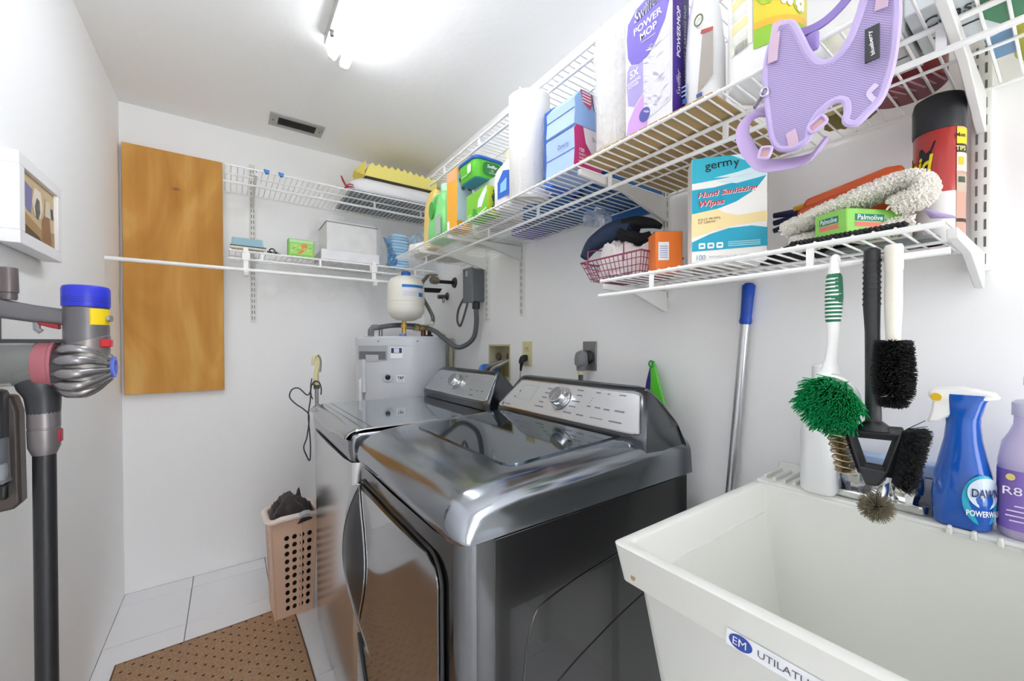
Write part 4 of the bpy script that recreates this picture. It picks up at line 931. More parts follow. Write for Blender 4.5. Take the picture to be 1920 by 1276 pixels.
lc = (cx-.0335, cy-.012, SZ+.055)
def spr(x, y): # wrap onto the camera-facing rounded corner
    a = math.radians(222)+x/.040; return (cx+.0382*math.cos(a), cy+.0402*math.sin(a), SZ+.055+y)
def wrap(poly, mat, name, k=1.0):
    b = B(); b.add([tuple((p[0]-cx)*k+cx if i == 0 else ((p[1]-cy)*k+cy if i == 1 else p[2]) for i in range(3)) for p in [spr(*q) for q in poly]]+[tuple((spr(0,0)[0]-cx)*k+cx if i == 0 else ((spr(0,0)[1]-cy)*k+cy if i == 1 else spr(0,0)[2]) for i in range(3))], [(i, (i+1) % len(poly), len(poly)) for i in range(len(poly))]); return obj(name, b, mat, t, smooth=0)
wrap(pell(.052, .085), M('#1d9fc0', .3), 'front_label', 1.0)
wrap(pell(.046, .052, .003, .012), M('#c9d6e2', .3), 'front_label', 1.012)
txt('DAWN', (0,0,0), PX, PZ, M('#10306e', .4), t, h=.014, width=.038, bold=.02, curve=lambda x, y: tuple((q-o_)*1.03+o_ if i < 2 else q for i, (q, o_) in enumerate(zip(spr(x+.004, y+.012), (cx, cy, 0)))))
txt('POWERWASH', (0,0,0), PX, PZ, M('#f4f6f8', .4), t, h=.010, width=.050, bold=.02, curve=lambda x, y: tuple((q-o_)*1.03+o_ if i < 2 else q for i, (q, o_) in enumerate(zip(spr(x+.004, y-.022), (cx, cy, 0)))))

SZ = SZ0
t = thing('purple_soap_bottle', 'clear bottle of lavender liquid with a purple label at the photo edge', 'bottle', (1.055, .045, SZ))
cx, cy = 1.062, .043
obj('bottle_body', loft([(SZ+.0065,cx,cy,.056,.058,.022),(SZ+.014,cx,cy,.066,.068,.028),(SZ+.13,cx,cy,.066,.068,.028),(SZ+.16,cx,cy,.060,.060,.027),(SZ+.175,cx,cy,.046,.046,.0228),(SZ+.19,cx,cy,.036,.036,.0178),(SZ+.212,cx,cy,.034,.034,.0168)]), M('#cfc4e2', .12, key='lav', alpha=.72), t, smooth=50)
obj('label_sleeve', loft([(SZ+.022,cx,cy,.0675,.0695,.0285),(SZ+.118,cx,cy,.0675,.0695,.0285)]), M('#8a6fc0', .4, key='lavl'), t, smooth=50)
obj('pump_collar', B().lathe([(.020,SZ+.205),(.020,SZ+.226),(.016,SZ+.230),(.006,SZ+.232),(.006,SZ+.26)], (cx,cy,0), 18), M('#d9d5e6', .3, key='pump', alpha=.85), t)
obj('pump_head', B().tube([(cx,cy,SZ+.255),(cx,cy,SZ+.268),(cx-.03,cy-.012,SZ+.265)], .008, 10), M('#d9d5e6', .3, key='pump', alpha=.85), t)
d = Vector((-.80, .45, 0)).normalized(); xd = (-d.y, d.x, 0); xd = Vector((.45, .80, 0)).normalized()*-1
fx = Vector((cx, cy, 0))+Vector((-.0345, .004, 0))
txt('R8', (fx.x, fx.y+.012, SZ+.086), NX, PZ, M('#efeaf6', .5), t, h=.013, width=.020, off=.0006)
panel(pell(.010, .011), (fx.x, fx.y+.014, SZ+.108), NX, PZ, M('#d9c878', .4), t, 'moon_emblem', off=.0006)
for k, wd in enumerate((.012, .028, .030, .022)): panel(prect(wd, .0022), (fx.x, fx.y+.004, SZ+.062-.008*k), NX, PZ, M('#d8cdea', .5), t, 'label_line', off=.0006)

# ---------------------------------------------------------------- mop pole
t = thing('mop_pole', 'silver pole with a blue grip leaning on the wall between dryer and sink', 'pole', (1.115, .585, 0))
pA, pB = Vector((1.108, .612, .02)), Vector((1.145, .512, 1.404))
pt_ = lambda s: pA.lerp(pB, s)
obj('shaft', B().tube([pt_(0), pt_(.96)], .0115, 18), M('#c9cbce', .28, .8, key='pole'), t)
obj('grip', B().tube([pt_(.920), pt_(.925), pt_(.935), pt_(.97), pt_(.995), pt_(1.0)], [.0125,.0168,.0145,.0138,.0142,.0165,.0160,.009], 20), M('#0b47b0', .4, key='grip'), t, smooth=60)
obj('foot_cap', B().tube([pA-Vector((0,0,.012)), pA+Vector((0,0,.02))], .0135, 14), DARK, t)

# ---------------------------------------------------------------- things hanging from the low shelf rod
RX, RZ = XR-.012-.305, Z_LOW-.047
random.seed(11)
def bristle_brush(b, c, axis, r0, r1, L, n, rad=.0006, tip=.0003, jit=.25, seg=5, bend=.0):
    """radial bristles around an axis from c along axis"""
    axis = Vector(axis).normalized(); h = Vector((0,0,1)) if abs(axis.z) < .9 else Vector((1,0,0)); e1 = axis.cross(h).normalized(); e2 = axis.cross(e1)
    for k in range(n):
        s = k/n; a = k*2.39996+random.uniform(-.3, .3); rr = (r0+(r1-r0)*s)*(1+random.uniform(-jit, .04)); p = Vector(c)+axis*L*s
        d = (e1*math.cos(a)+e2*math.sin(a)+axis*random.uniform(-.22, .22)).normalized()
        b.tube([p, p+d*rr], [rad, tip], 3)
    return b
# green scrubbing brush
t = thing('scrubbing_brush', 'white dish brush with green bristles hanging from the shelf rod', 'brush', (RX, .238, 1.10))
gy = .2375; hx = RX-.010
obj('hook', B().tube([(RX+.008,gy,RZ-.004),(RX+.004,gy,RZ+.011),(RX-.008,gy,RZ+.012),(RX-.0115,gy,RZ-.004),(RX-.010,gy,1.352)], [.004,.0045,.005,.007,.0095], 10, sm=4), WHITE, t)
obj('grip', B().tube([(hx,gy,1.360),(hx,gy,1.352),(hx,gy,1.32),(hx,gy+.001,1.285),(hx,gy+.001,1.278)], [.0080,.0112,.0125,.0110,.0095], 16, sm=3), M('#1d6d4c', .5), t)
for k in range(11):
    z = 1.351-.0066*k; obj('grip_rib', B().tube([(hx,gy+.0005,z),(hx,gy+.0005,z-.0028)], .0131-.00013*k if k > 4 else .0116+.0003*k, 16), M('#e6f2ea', .5), t)
obj('neck', B().tube([(hx,gy+.001,1.279),(hx,gy+.002,1.24),(hx-.001,gy+.004,1.212),(hx-.002,gy+.005,1.192)], [.0092,.0076,.0085,.014], 14, sm=4), WHITE, t)
hc_ = Vector((hx-.002, gy-.001, 1.150)); hn = Vector((-.86, .02, -.36)).normalized()
e1 = hn.cross(Vector((0,0,1))).normalized(); e2 = hn.cross(e1)
b = B(); b.rings([[hc_+hn*o_+(e1*math.cos(q)*.037+e2*math.sin(q)*.043)*s for q in [2*math.pi*k/28 for k in range(28)]] for o_, s in ((-.010,.7),(-.006,.95),(.0,1.0),(.004,.97))]); obj('head', b, WHITE, t)
b = B()
for i in range(11):
    for j in range(13):
        u, v = (i-5)/5.2, (j-6)/6.2
        if u*u+v*v > 1: continue
        base = hc_+hn*.003+e1*u*.034+e2*v*.040
        for m_ in range(16):
            d = (hn+e1*(u*.42+random.gauss(0, .13))+e2*(v*.36+random.gauss(0, .13))).normalized(); b.tube([base+e1*random.uniform(-.002, .002)+e2*random.uniform(-.002, .002), base+d*random.uniform(.034, .040)], [.0011, .0007], 3)
obj('bristles', b, M('#13a05c', .45, key='gb'), t, smooth=0, kind='stuff')
# black grill brush
t = thing('grill_brush', 'black three-sided grill brush hanging from the shelf rod', 'brush', (RX, .188, .97))
BK = M('#26272b', .42, key='bk'); ky = .1885; kx = RX-.012
obj('handle', B().tube([(kx,ky,1.392),(kx,ky,1.388),(kx,ky,1.34),(kx,ky,1.30),(kx,ky-.001,1.26),(kx,ky-.002,1.18),(kx,ky-.003,1.106)], [.006,.0105,.0105,.0108,.0095,.0098,.0105], 14), BK, t)
for k in range(9): obj('grip_rib', B().tube([(kx,ky,1.373-.0085*k),(kx,ky,1.370-.0085*k)], .0116, 14), BK, t)
yc = ky-.004
for q in (((.030,1.100),(-.034,1.104),.010),((.032,1.100),(.012,1.034),.009),((-.032,1.104),(-.014,1.036),.009),((.012,1.040),(-.014,1.040),.011)):
    (a0, c0), (a1, c1), w_ = q
    b = B(); b.tube([(kx, yc+a0, c0), (kx, yc+a1, c1)], w_, 4, flat=1.2); obj('frame_bar', b, BK, t, bevel=.002)
obj('shoulder', B().lathe([(.021,0),(.017,.008),(.010,.014)], (kx, yc, 1.106), 20), BK, t)
obj('tip_block', B().prism([(.018,1.046),(-.020,1.046),(-.008,1.020),(.008,1.018)], lambda a, c, q: (kx-.012+q, yc+a, c), .024), BK, t, bevel=.003)
b = B(); bristle_brush(b, (kx-.004, yc+.050, 1.108), (0,-.20,-1), .014, .013, .080, 700, jit=.1); obj('spring_bristles', b, M('#a08c66', .4, .5, key='brass'), t, smooth=0, kind='stuff')
sp_ = B(); sp_.tube([(kx-.004+.012*math.cos(q*1.0), yc+.050-.00033*q+.0135*math.sin(q), 1.106-.0016*q) for q in [k*.45 for k in range(110)]], .0011, 5); obj('wire_coil', sp_, M('#b5a27c', .35, .8), t)
b = B(); 
for k in range(3600):
    z = random.uniform(1.03, 1.112); s = (z-1.03)/.082; yb_ = yc-.022-.014*s; d = Vector((random.gauss(-.45, .5), random.gauss(-1, .25), random.gauss(-.12, .22))).normalized()
    p = Vector((kx+random.uniform(-.010, .010), yb_, z)); b.tube([p, p+d*random.uniform(.022, .030)], [.0008, .0005], 3)
obj('side_bristles', b, M('#17171a', .6, key='sbr'), t, smooth=0, kind='stuff')
b = B(); b.tube([(kx-.004+.0022*math.cos(q), yc-.001+.0022*math.sin(q), 1.025-.0013*q) for q in [k*.5 for k in range(70)]], .0016, 5); b.tube([(kx-.004-.0022*math.cos(q), yc-.001-.0022*math.sin(q), 1.025-.0013*q) for q in [k*.5 for k in range(70)]], .0016, 5); obj('twisted_wire', b, M('#c9c9c6', .3, .9), t)
b = B()
for k in range(1500):
    d = Vector((random.gauss(0, 1), random.gauss(0, 1), random.gauss(0, .8))).normalized(); p = Vector((kx-.004, yc-.004, .985)); b.tube([p, p+d*random.uniform(.016, .025)], [.0007, .0004], 3)
obj('tip_bristles', b, M('#8d8570', .5, .2, key='tipb'), t, smooth=0, kind='stuff')
# bottle brush with a white handle
t = thing('bottle_brush', 'round black bottle brush with a white handle hanging from the rod', 'brush', (RX, .163, 1.14))
wy = .163; wx = RX-.013
obj('handle', B().tube([(wx,wy,1.392),(wx,wy,1.388),(wx,wy,1.355),(wx,wy,1.353),(wx,wy,1.30),(wx,wy,1.245)], [.0095,.0112,.0112,.0104,.0106,.0086], 18), M('#e9e4d6', .42, key='ivhandle'), t)
obj('core_rod', B().cyl((wx,wy,1.25), (wx,wy,1.148), .004, n=8), M('#8a8a88', .3, .8), t)
b = B()
for k in range(5200):
    s = random.random(); z = 1.246-.098*s; rr = .0225+.004*math.sin(math.pi*s); rr = rr*(1 if s < .8 else math.sqrt(max(.05, 1-((s-.8)/.2)**2)))
    a = random.uniform(0, 2*math.pi); d = Vector((math.cos(a), math.sin(a), random.uniform(-.25, .1) if s < .85 else random.uniform(-1.0, -.2))).normalized(); p = Vector((wx, wy, z)); b.tube([p, p+d*rr*random.uniform(.86, 1.04)], [.0009, .0005], 3)
obj('bristles', b, M('#141416', .6, key='bb'), t, smooth=0, kind='stuff')

# ---------------------------------------------------------------- low shelf: boxes and cloths
ZL = Z_LOW+.0006
def carton(name, label, cat, A, Bp, depth, z0, z1, mat, parts=True, bev=.0012):
    """box whose front face runs from A (left) to Bp (right) on the ground plan"""
    A, Bp = Vector((*A, 0)), Vector((*Bp, 0)); xd = (Bp-A).normalized(); n = Vector((-xd.y, xd.x, 0))  # n points away from the viewer
    t = thing(name, label, cat, ((A+Bp)/2+n*depth/2)+Vector((0,0,z0)))
    P = lambda u, d, z: A+xd*u+n*d+Vector((0,0,z))
    W = (Bp-A).length
    b = B(); b.rings([[P(0,0,z0),P(W,0,z0),P(W,depth,z0),P(0,depth,z0)], [P(0,0,z1),P(W,0,z1),P(W,depth,z1),P(0,depth,z1)]]); obj('carton', b, mat, t, bevel=bev)
    H_ = z1-z0
    def fp_(u, v, mat_, poly, off=.0006, name='printed_panel'): return panel([(p*W, q*H_) for p, q in poly], P(W*u, 0, z0+H_*v), xd, PZ, mat_, t, name, off)
    def ft(s, u, v, mat_, h=None, w_=None, off=.0013, rot=0, **k):
        x2 = xd*math.cos(rot)+Vector((0,0,1))*math.sin(rot); y2 = Vector((0,0,1))*math.cos(rot)-xd*math.sin(rot)
        return txt(s, P(W*u, 0, z0+H_*v), x2, y2, mat_, t, h=h*H_ if h else None, width=w_*W if w_ else None, off=off, **k)
    def sp_(u, v, mat_, poly, off=.0006): return panel([(p*depth, q*H_) for p, q in poly], P(W, depth*u, z0+H_*v), n, PZ, mat_, t, 'printed_panel', off)
    def stx(s, u, v, mat_, h=None, w_=None, rot=0, off=.0013, **k):
        x2 = n*math.cos(rot)+Vector((0,0,1))*math.sin(rot); y2 = Vector((0,0,1))*math.cos(rot)-n*math.sin(rot)
        return txt(s, P(W, depth*u, z0+H_*v), x2, y2, mat_, t, h=h, width=w_, off=off, **k)
    return t, fp_, ft, sp_, stx
# sanitizing wipes box
t, fp_, ft, sp_, stx = carton('wipes_box', 'turquoise and white box of hand wipes standing on the low shelf', 'box', (.852, .503), (.948, .387), .055, ZL, 1.655, M('#f1efe9', .4, key='germ'))
TQ = M('#2fb3c9', .4); TQ2 = M('#1aa3c0', .4); YL = M('#f3dda2', .4); PALE = M('#cfe8ee', .4)
fp_(0, 0, TQ, [(.002,.76),(.5,.79),(.998,.845),(.998,.998),(.002,.998)])
fp_(0, 0, PALE, [(.52,.998),(.998,.84),(.998,.998)], off=.0009); fp_(0, 0, PALE, [(.30,.80),(.62,.835),(.998,.90),(.998,.845),(.6,.79)], off=.0009)
fp_(0, 0, TQ2, [(.002,.60),(.002,.70),(.3,.71),(.6,.745),(.998,.80),(.998,.79),(.85,.66),(.6,.56),(.35,.505),(.002,.47)], off=.0007)
fp_(0, 0, PALE, [(.35,.76),(.998,.83),(.998,.78),(.6,.73)], off=.0008)
fp_(0, 0, YL, [(.002,.47),(.35,.505),(.42,.47),(.62,.43),(.998,.455),(.998,.36),(.6,.34),(.3,.30),(.002,.24)], off=.0008)
fp_(0, 0, TQ2, [(.002,.11),(.998,.13),(.998,.30),(.8,.325),(.5,.315),(.25,.27),(.002,.20)], off=.0009)
ft('germ', .36, .905, M('#23262c', .5), h=.075, w_=.36, rot=.10, bold=.01)
ft('y', .60, .905, M('#23262c', .5), h=.075, rot=.10, bold=.01)
for dx, dz_ in ((.006, -.004), (0, 0)):
    mm = M('#f6f4f0', .5, key='tw') if dx else M('#c5253a', .5)
    ft('Hand Sanitizing', .48+dx, .655+dz_, mm, h=.065, w_=.80, off=.0012 if dx else .0017, shear=.25, bold=.02 if not dx else .035, rot=.07)
    ft('Wipes', .27+dx, .56+dz_, mm, h=.075, w_=.34, off=.0012 if dx else .0017, shear=.25, bold=.02 if not dx else .035, rot=.07)
ft('KILLS 99.99%', .24, .415, M('#7a4a3c', .5), h=.022, w_=.30, rot=.05); ft('OF GERMS*', .21, .385, M('#7a4a3c', .5), h=.022, w_=.25, rot=.05)
for k in range(3): fp_(.14+.12*k, .16, M('#eef4f5', .5), rrect(.09, .055, .012, 3), off=.0014); fp_(.14+.12*k, .16, TQ2, prect(.05, .018), off=.0018)
for k in range(3): fp_(.70, .185-.018*k, M('#9cd8e3', .5), prect(.42, .009), off=.0014)
ft('100', .13, .05, M('#7fa7c9', .5), h=.05, w_=.12); ft('INDIVIDUALLY WRAPPED WIPES', .58, .052, M('#b9bdc2', .5), h=.018, w_=.68)
sp_(.5, .80, M('#239ab4', .4), prect(.96, .36)); sp_(.5, .42, YL, prect(.96, .2)); sp_(.5, .25, M('#ddd9d0', .4), prect(.96, .14)); sp_(.5, .09, TQ2, prect(.96, .17))
# orange box
t, fp_, ft, sp_, stx = carton('orange_box', 'orange cardboard box with a white label between basket and wipes box', 'box', (.866, .606), (.918, .566), .060, ZL, 1.520, M('#ec7a28', .45, key='orangebox'))
fp_(.30, .50, PAPER, prect(.40, .46)); 
for k in range(6): fp_(.30, .62-.055*k, M('#9aa6cf', .5), prect(.30, .022), off=.001)
sp_(.5, .78, M('#e2c832', .5), prect(.96, .34)); sp_(.5, .32, M('#b9ccd9', .5), prect(.96, .58))
panel([(-.035,-.032),(.035,-.032),(.035,.032),(-.035,.032)], (.92, .618, 1.520), (.79,-.61,0), (.61,.79,0), M('#4f5230', .6), t, 'lid_panel', off=.0016)
# pink wire basket with white cloths
t = thing('wire_basket', 'small maroon wire basket on the left end of the low shelf', 'basket', (.95, .738, ZL))
PK = M('#8e3a5c', .4, key='pink'); bx0, bx1, by0, by1 = .862, 1.05, .645, .86; zt, zb_ = ZL+.060, ZL+.004
def bk(u, v):   # perimeter point, u 0..1 around, v 0 bottom .. 1 top
    ins = .022*(1-v); pts = [(bx0+ins, by1-ins), (bx0+ins, by0+ins), (bx1-ins, by0+ins), (bx1-ins, by1-ins)]
    q = u*4; i = int(q) % 4; f = q-int(q); a, c = pts[i], pts[(i+1) % 4]; return (a[0]+(c[0]-a[0])*f, a[1]+(c[1]-a[1])*f, zb_+(zt-zb_)*v)
for k, v in enumerate((1.0, .72, .42, .14)): obj('rim_wire' if k == 0 else 'hoop_wire', B().tube([bk(i/40, v) for i in range(40)], .0026 if k == 0 else .0012, 6, closed=True), PK, t)
for i in range(56): obj('upright_wire', B().tube([bk(i/56, 0), bk(i/56, 1)], .0011, 5), PK, t)
for k in range(11): x = bx0+.03+.0125*k; obj('floor_wire', B().tube([(x, by0+.022, zb_), (x, by1-.022, zb_)], .0011, 5), PK, t)
for y in (.83, .70): obj('handle_wire', B().tube([(bx0-.001, y, zt+.03), (bx0-.001, y, zt-.02)], .0022, 6), PK, t)
obj('handle_wire', B().tube([(bx0-.001, .83, zt+.028), (bx0+.02, .83, zt+.034), (bx0+.12, .80, zt+.045)], .0018, 6), PK, t)
cloth_heap('white_cloths', (.955, .752, ZL+.008), .075, .090, .095, M('#eee6e4', .9, key='wcl', bump=.5, bscale=120), 'white and pinkish cloths heaped in the wire basket', 'cloth', 4.1, amp=.5, freq=14)
# navy garment folded over the cloths
t = thing('navy_garment', 'navy and black folded garment on top of the wire basket', 'clothes', (.95, .78, ZL+.085))
NV = M('#27364f', .9, key='navy', bump=.4, bscale=200)
obj('sleeve', B().tube([(.90,.885,ZL+.085),(.92,.865,ZL+.125),(.94,.82,ZL+.152),(.95,.775,ZL+.158),(.955,.74,ZL+.15)], [.018,.034,.042,.042,.036], 16, sm=5, flat=.7), NV, t)
obj('cuff', B().tube([(.945,.765,ZL+.165),(.958,.73,ZL+.166),(.975,.695,ZL+.158),(.985,.672,ZL+.145)], [.030,.030,.022,.012], 14, sm=4, flat=.6), M('#111218', .9, key='cuff', bump=.4, bscale=200), t)
obj('fold', B().tube([(.935,.77,ZL+.142),(.945,.745,ZL+.125),(.965,.725,ZL+.118),(.98,.70,ZL+.13)], [.028,.030,.028,.014], 14, sm=4, flat=.7), M('#14151c', .9, key='cuff2'), t)
# soap box, rope, mop pads, dustpan set, bag
t = thing('soap_carton', 'bright green soap carton on the front edge of the low shelf', 'box', (.93, .225, ZL+.012))
Cn = Vector((.880, .2335, 0)); a1 = Vector((.016, .052, 0)); a2 = Vector((.098, -.052, 0)); z0, z1 = ZL+.0125, ZL+.056
b = B(); b.rings([[Cn+Vector((0,0,z)), Cn+a2+Vector((0,0,z)), Cn+a2+a1+Vector((0,0,z)), Cn+a1+Vector((0,0,z))] for z in (z0, z1)]); obj('carton', b, M('#8fd05c', .4, key='palm'), t, bevel=.002)
for c0, d, ln in ((Cn+a1, -a1.normalized(), .052), (Cn, a2.normalized(), .094)):
    m_ = c0+d*ln*.48+Vector((0,0,(z0+z1)/2))
    panel(prect(ln*.62, .012, 0, .006), m_, d, PZ, M('#147a72', .4), t, 'brand_band'); panel(prect(ln*.62, .008, 0, -.006), m_, d, PZ, M('#e0756c', .4), t, 'brand_band')
    txt('Palmolive', m_+Vector((0,0,.006)), d, PZ, M('#eef6ee', .4), t, h=.009, width=ln*.54, off=.0012, shear=.1, bold=.01)
t = thing('braided_rope', 'black braided rope lying along the low shelf edge', 'rope', (.865, .23, ZL))
for k in range(2):
    rp_ = B(); rp_.tube([(.868+.0042*math.cos(q+math.pi*k)*.7+.00, .315-.0021*q, ZL+.0062+.0028*math.sin(q+math.pi*k)) for q in [i*.45 for i in range(170)]], .0031, 6); obj('strand', rp_, M('#1b1c1e', .6, key='rope'), t)
random.seed(5)
def fuzzy(name, path, w_, th, mat, label, cat, n=5200, ln=.010, kink=0):
    """folded shaggy pad: flattened tube with short loops"""
    t = thing(name, label, cat, tuple(sum(Vector(p)[i] for p in path)/len(path) if i < 2 else min(p[2] for p in path)-th for i in range(3)))
    pts = catmull(path, 8); N = len(pts); b = B(); rs = []
    side = Vector((1, 0, 0)); body = []
    for i, p in enumerate(pts):
        d = (pts[min(N-1, i+1)]-pts[max(0, i-1)]).normalized(); s = (side-d*side.dot(d)).normalized(); u = s.cross(d)
        rs.append([p+s*math.cos(q)*w_+u*math.sin(q)*th for q in [2*math.pi*k/16 for k in range(16)]]); body.append((p, s, u, d))
    b.rings(rs); obj('pad_core', b, mat, t)
    f = B()
    for k in range(n):
        p, s, u, d = random.choice(body); q = random.uniform(0, 2*math.pi); o_ = s*math.cos(q)*w_+u*math.sin(q)*th; nn = (s*math.cos(q)/w_+u*math.sin(q)/th).normalized()
        dd = (nn+d*random.gauss(0, .5)+s*random.gauss(0, .3)).normalized(); pp = p+o_*.9+d*random.uniform(-.004, .004); f.tube([pp, pp+dd*ln*random.uniform(.5, 1)], [.0022, .0014], 4)
    obj('pile', f, mat, t, smooth=0, kind='stuff')
    return t
PADM = M('#ebe7df', .95, key='padm')
fuzzy('shaggy_mop_pad', [(.985,.175,ZL+.028),(.965,.24,ZL+.028),(.955,.30,ZL+.024),(.945,.338,ZL+.022)], .034, .011, PADM, 'shaggy white mop pad lying under the folded one on the low shelf', 'mop pad', 3200, .008)
fuzzy('shaggy_mop_pad', [(.945,.342,ZL+.050),(.945,.325,ZL+.056),(.95,.27,ZL+.074),(.955,.215,ZL+.090),(.96,.172,ZL+.098),(.96,.150,ZL+.088),(.96,.155,ZL+.070),(.965,.18,ZL+.062)], .040, .011, PADM, 'shaggy white mop pad folded above the green soap carton', 'mop pad', 6200, .009)
t = thing('dustpan', 'orange dustpan with a navy handle behind the mop pads', 'dustpan', (1.07, .29, ZL+.05))
OR = M('#d65a1e', .38, key='dustpan')
obj('pan', B().prism([(.352,ZL+.122),(.345,ZL+.135),(.215,ZL+.158),(.192,ZL+.155),(.188,ZL+.140),(.345,ZL+.112)], lambda a, c, q: (1.03+q, a, c), .05), OR, t, bevel=.006)
obj('pan', B().prism([(.358,ZL+.108),(.352,ZL+.115),(.23,ZL+.132),(.2,ZL+.12),(.2,ZL+.06),(.358,ZL+.06)], lambda a, c, q: (1.02+q, a, c), .06), M('#c9551f', .4, key='dp2'), t, bevel=.005)
for k, z in enumerate((.118, .106, .094)): obj('handle_bar', B().tube([(1.05,.348,ZL+z),(1.05,.375,ZL+z-.002),(1.05,.415,ZL+z-.004+.006*(1-k))], [.006,.008,.006], 8), M('#20244a', .4), t)
obj('brush_ferrule', B().tube([(1.045,.352,ZL+.124),(1.045,.372,ZL+.122)], .006, 8), M('#d9a21e', .4), t)
b = B(); b.tube([(1.06,.25,ZL+.008),(1.05,.30,ZL+.02),(1.03,.35,ZL+.022),(1.02,.40,ZL+.014),(1.02,.43,ZL+.008)], [.012,.022,.026,.022,.008], 12, sm=5, flat=.8)
one('black_bag', b, M('#17181b', .7, key='bbag', bump=.6, bscale=60), 'crumpled black bag lying behind the wipes box on the low shelf', 'bag')
b = B(); b.prism(rrect(.10, .16, .02, 4, 1.03, .22), lambda a, c, q: (a, c, ZL+q), .006); one('grey_tray', b, M('#6f7272', .5), 'flat grey tray lying on the low shelf under the mop pads', 'tray')
cloth_heap('grey_pouch', (1.10, .58, ZL), .045, .060, .17, M('#b9b2ad', .8, key='pouch', bump=.3, bscale=60), 'crumpled beige grey pouch against the wall behind the orange box', 'bag', 6.6, amp=.3)
# red insect spray can
t = thing('spray_can', 'tall red spray can with a black cap at the right end of the low shelf', 'spray can', (1.054, .148, ZL)); cc = (1.054, .148, 0)
obj('can_bottom', B().lathe([(.031,ZL),(.033,ZL+.004),(.033,ZL+.085)], cc, 36), M('#e6e3e2', .35, key='canw'), t)
obj('can_red', B().lathe([(.033,ZL+.0851),(.033,ZL+.198),(.031,ZL+.203)], cc, 36), M('#b0302c', .3, key='canr', coat=.3), t)
obj('cap', B().lathe([(.034,ZL+.196),(.0345,ZL+.20),(.0345,ZL+.246),(.032,ZL+.258),(.024,ZL+.263),(.001,ZL+.264)], cc, 36), M('#1e1f24', .35, key='canc'), t)
def cpatch(a0, a1, z0, z1, mat, off=.0006, name='can_label', parent=None):
    b = B(); b.grid(lambda u, v: (cc[0]+(.033+off)*math.cos(math.radians(a0+(a1-a0)*u)), cc[1]+(.033+off)*math.sin(math.radians(a0+(a1-a0)*u)), ZL+z0+(z1-z0)*v), 10, 1); return obj(name, b, mat, parent or t)
ccv = lambda ac, zc, off=.0016: (lambda x, y: (cc[0]+(.033+off)*math.cos(math.radians(ac)+x/.033), cc[1]+(.033+off)*math.sin(math.radians(ac)+x/.033), ZL+zc+y))
cpatch(228, 285, .006, .195, M('#c79a88', .5), .0006)
cpatch(228, 285, .165, .193, M('#e8cf24', .5), .001); cpatch(228, 285, .150, .165, M('#23201e', .5), .001); txt('TIPS', (0,0,0), PX, PZ, M('#efe28a', .5), t, h=.008, width=.018, bold=.02, curve=ccv(240, .157))
txt('Most', (0,0,0), PX, PZ, INK, t, h=.007, width=.018, bold=.02, curve=ccv(240, .180))
cpatch(228, 285, .118, .150, M('#d9d6c4', .5), .001); cpatch(232, 250, .128, .142, M('#d9b81e', .5), .0014); cpatch(228, 285, .082, .112, M('#bfae98', .5), .001); cpatch(232, 256, .098, .108, M('#3c4a3c', .5), .0014); cpatch(228, 285, .030, .036, M('#2c2420', .5), .001)
b = B(); b.add([ccv(138, .138, .0009)(x, y) for x, y in [(-.020,-.032),(.002,-.048),(.012,-.024),(.018,.012),(.026,.040),(.004,.030),(-.020,.022)]], [(0,1,2,3,4,5,6)]); obj('logo_patch', b, INK, t, smooth=0)
txt('Raid', (0,0,0), PX, PZ, M('#f3dd1f', .4), t, h=.034, width=.050, bold=.03, shear=.2, curve=ccv(134, .138, .0016))
b = B(); b.tube([(.96,.150,ZL+.045),(.985,.140,ZL+.036),(1.01,.128,ZL+.036),(1.02,.122,ZL+.034)], [.002,.010,.006,.001], 8, flat=.35); one('lavender_tag', b, M('#b3a3d2', .5), 'small lavender tag sticking out beside the red spray can', 'tag')

# ---------------------------------------------------------------- middle shelf
ZM = Z_MID+.0006
one('cardboard_sheet', B().box(.754, 1.143, .405, .752, ZM, ZM+.004), M('#b59a6c', .85, key='cardboard', var=.3, vscale=20), 'brown cardboard sheet lying on the middle shelf wires', 'cardboard')
ZC_ = ZM+.0045
# purple mop pad box
t, fp_, ft, sp_, stx = carton('mop_pad_box', 'tall purple and white box of mop pads on the middle shelf', 'box', (.757, .610), (.757, .490), .060, ZC_, 2.015, M('#e2e0e8', .4, key='pm'))
PU = M('#6a55c4', .4); LV = M('#a89ad4', .4); OC = M('#cf9fe0', .4); DP = M('#43208c', .4)
fp_(0, 0, PU, [(.06,.60),(.14,.535),(.30,.505),(.50,.52),(.70,.60),(.86,.70),(.95,.82),(.97,.93),(.93,.998),(.25,.93),(.06,.86),(.03,.75)])
fp_(0, 0, LV, [(.05,.50),(.10,.535),(.26,.505),(.40,.515),(.40,.27),(.20,.20),(.07,.23),(.03,.38)])
fp_(0, 0, OC, [(.03,.002),(.50,.002),(.50,.25),(.40,.255),(.22,.19),(.07,.10)])
fp_(.0, 0, M('#dedbe3', .6, key='pmw'), [(.42,.04),(.97,.10),(.97,.66),(.80,.62),(.60,.54),(.42,.49)], off=.0008)
fp_(.44, .095, M('#4f4fa8', .4), pell(.24, .105), off=.0014)
random.seed(9)
for k in range(60):
    u, v = random.uniform(.46, .94), random.uniform(.08, .58); s = 1 if u > .7 else -1; q = s*.5+random.uniform(-.2, .2); l_ = random.uniform(.05, .10)
    fp_(u, v, M('#b6b0c8' if k % 2 else '#f4f3f6', .6, key='tuft'), [(-l_*math.cos(q)-.008, -l_*math.sin(q)*.45), (-l_*.2, -.002), (l_*math.cos(q), l_*math.sin(q)*.45), (0, .010)], off=.0011+.00001*k, name='printed_tuft')
ft('Swiffer', .50, .885, M('#c9c6d6', .4), h=.085, w_=.60, rot=.16, shear=.25, bold=.03, off=.0016); ft('Swiffer', .51, .885, M('#33305a', .4), h=.075, w_=.55, rot=.16, shear=.25, off=.0020)
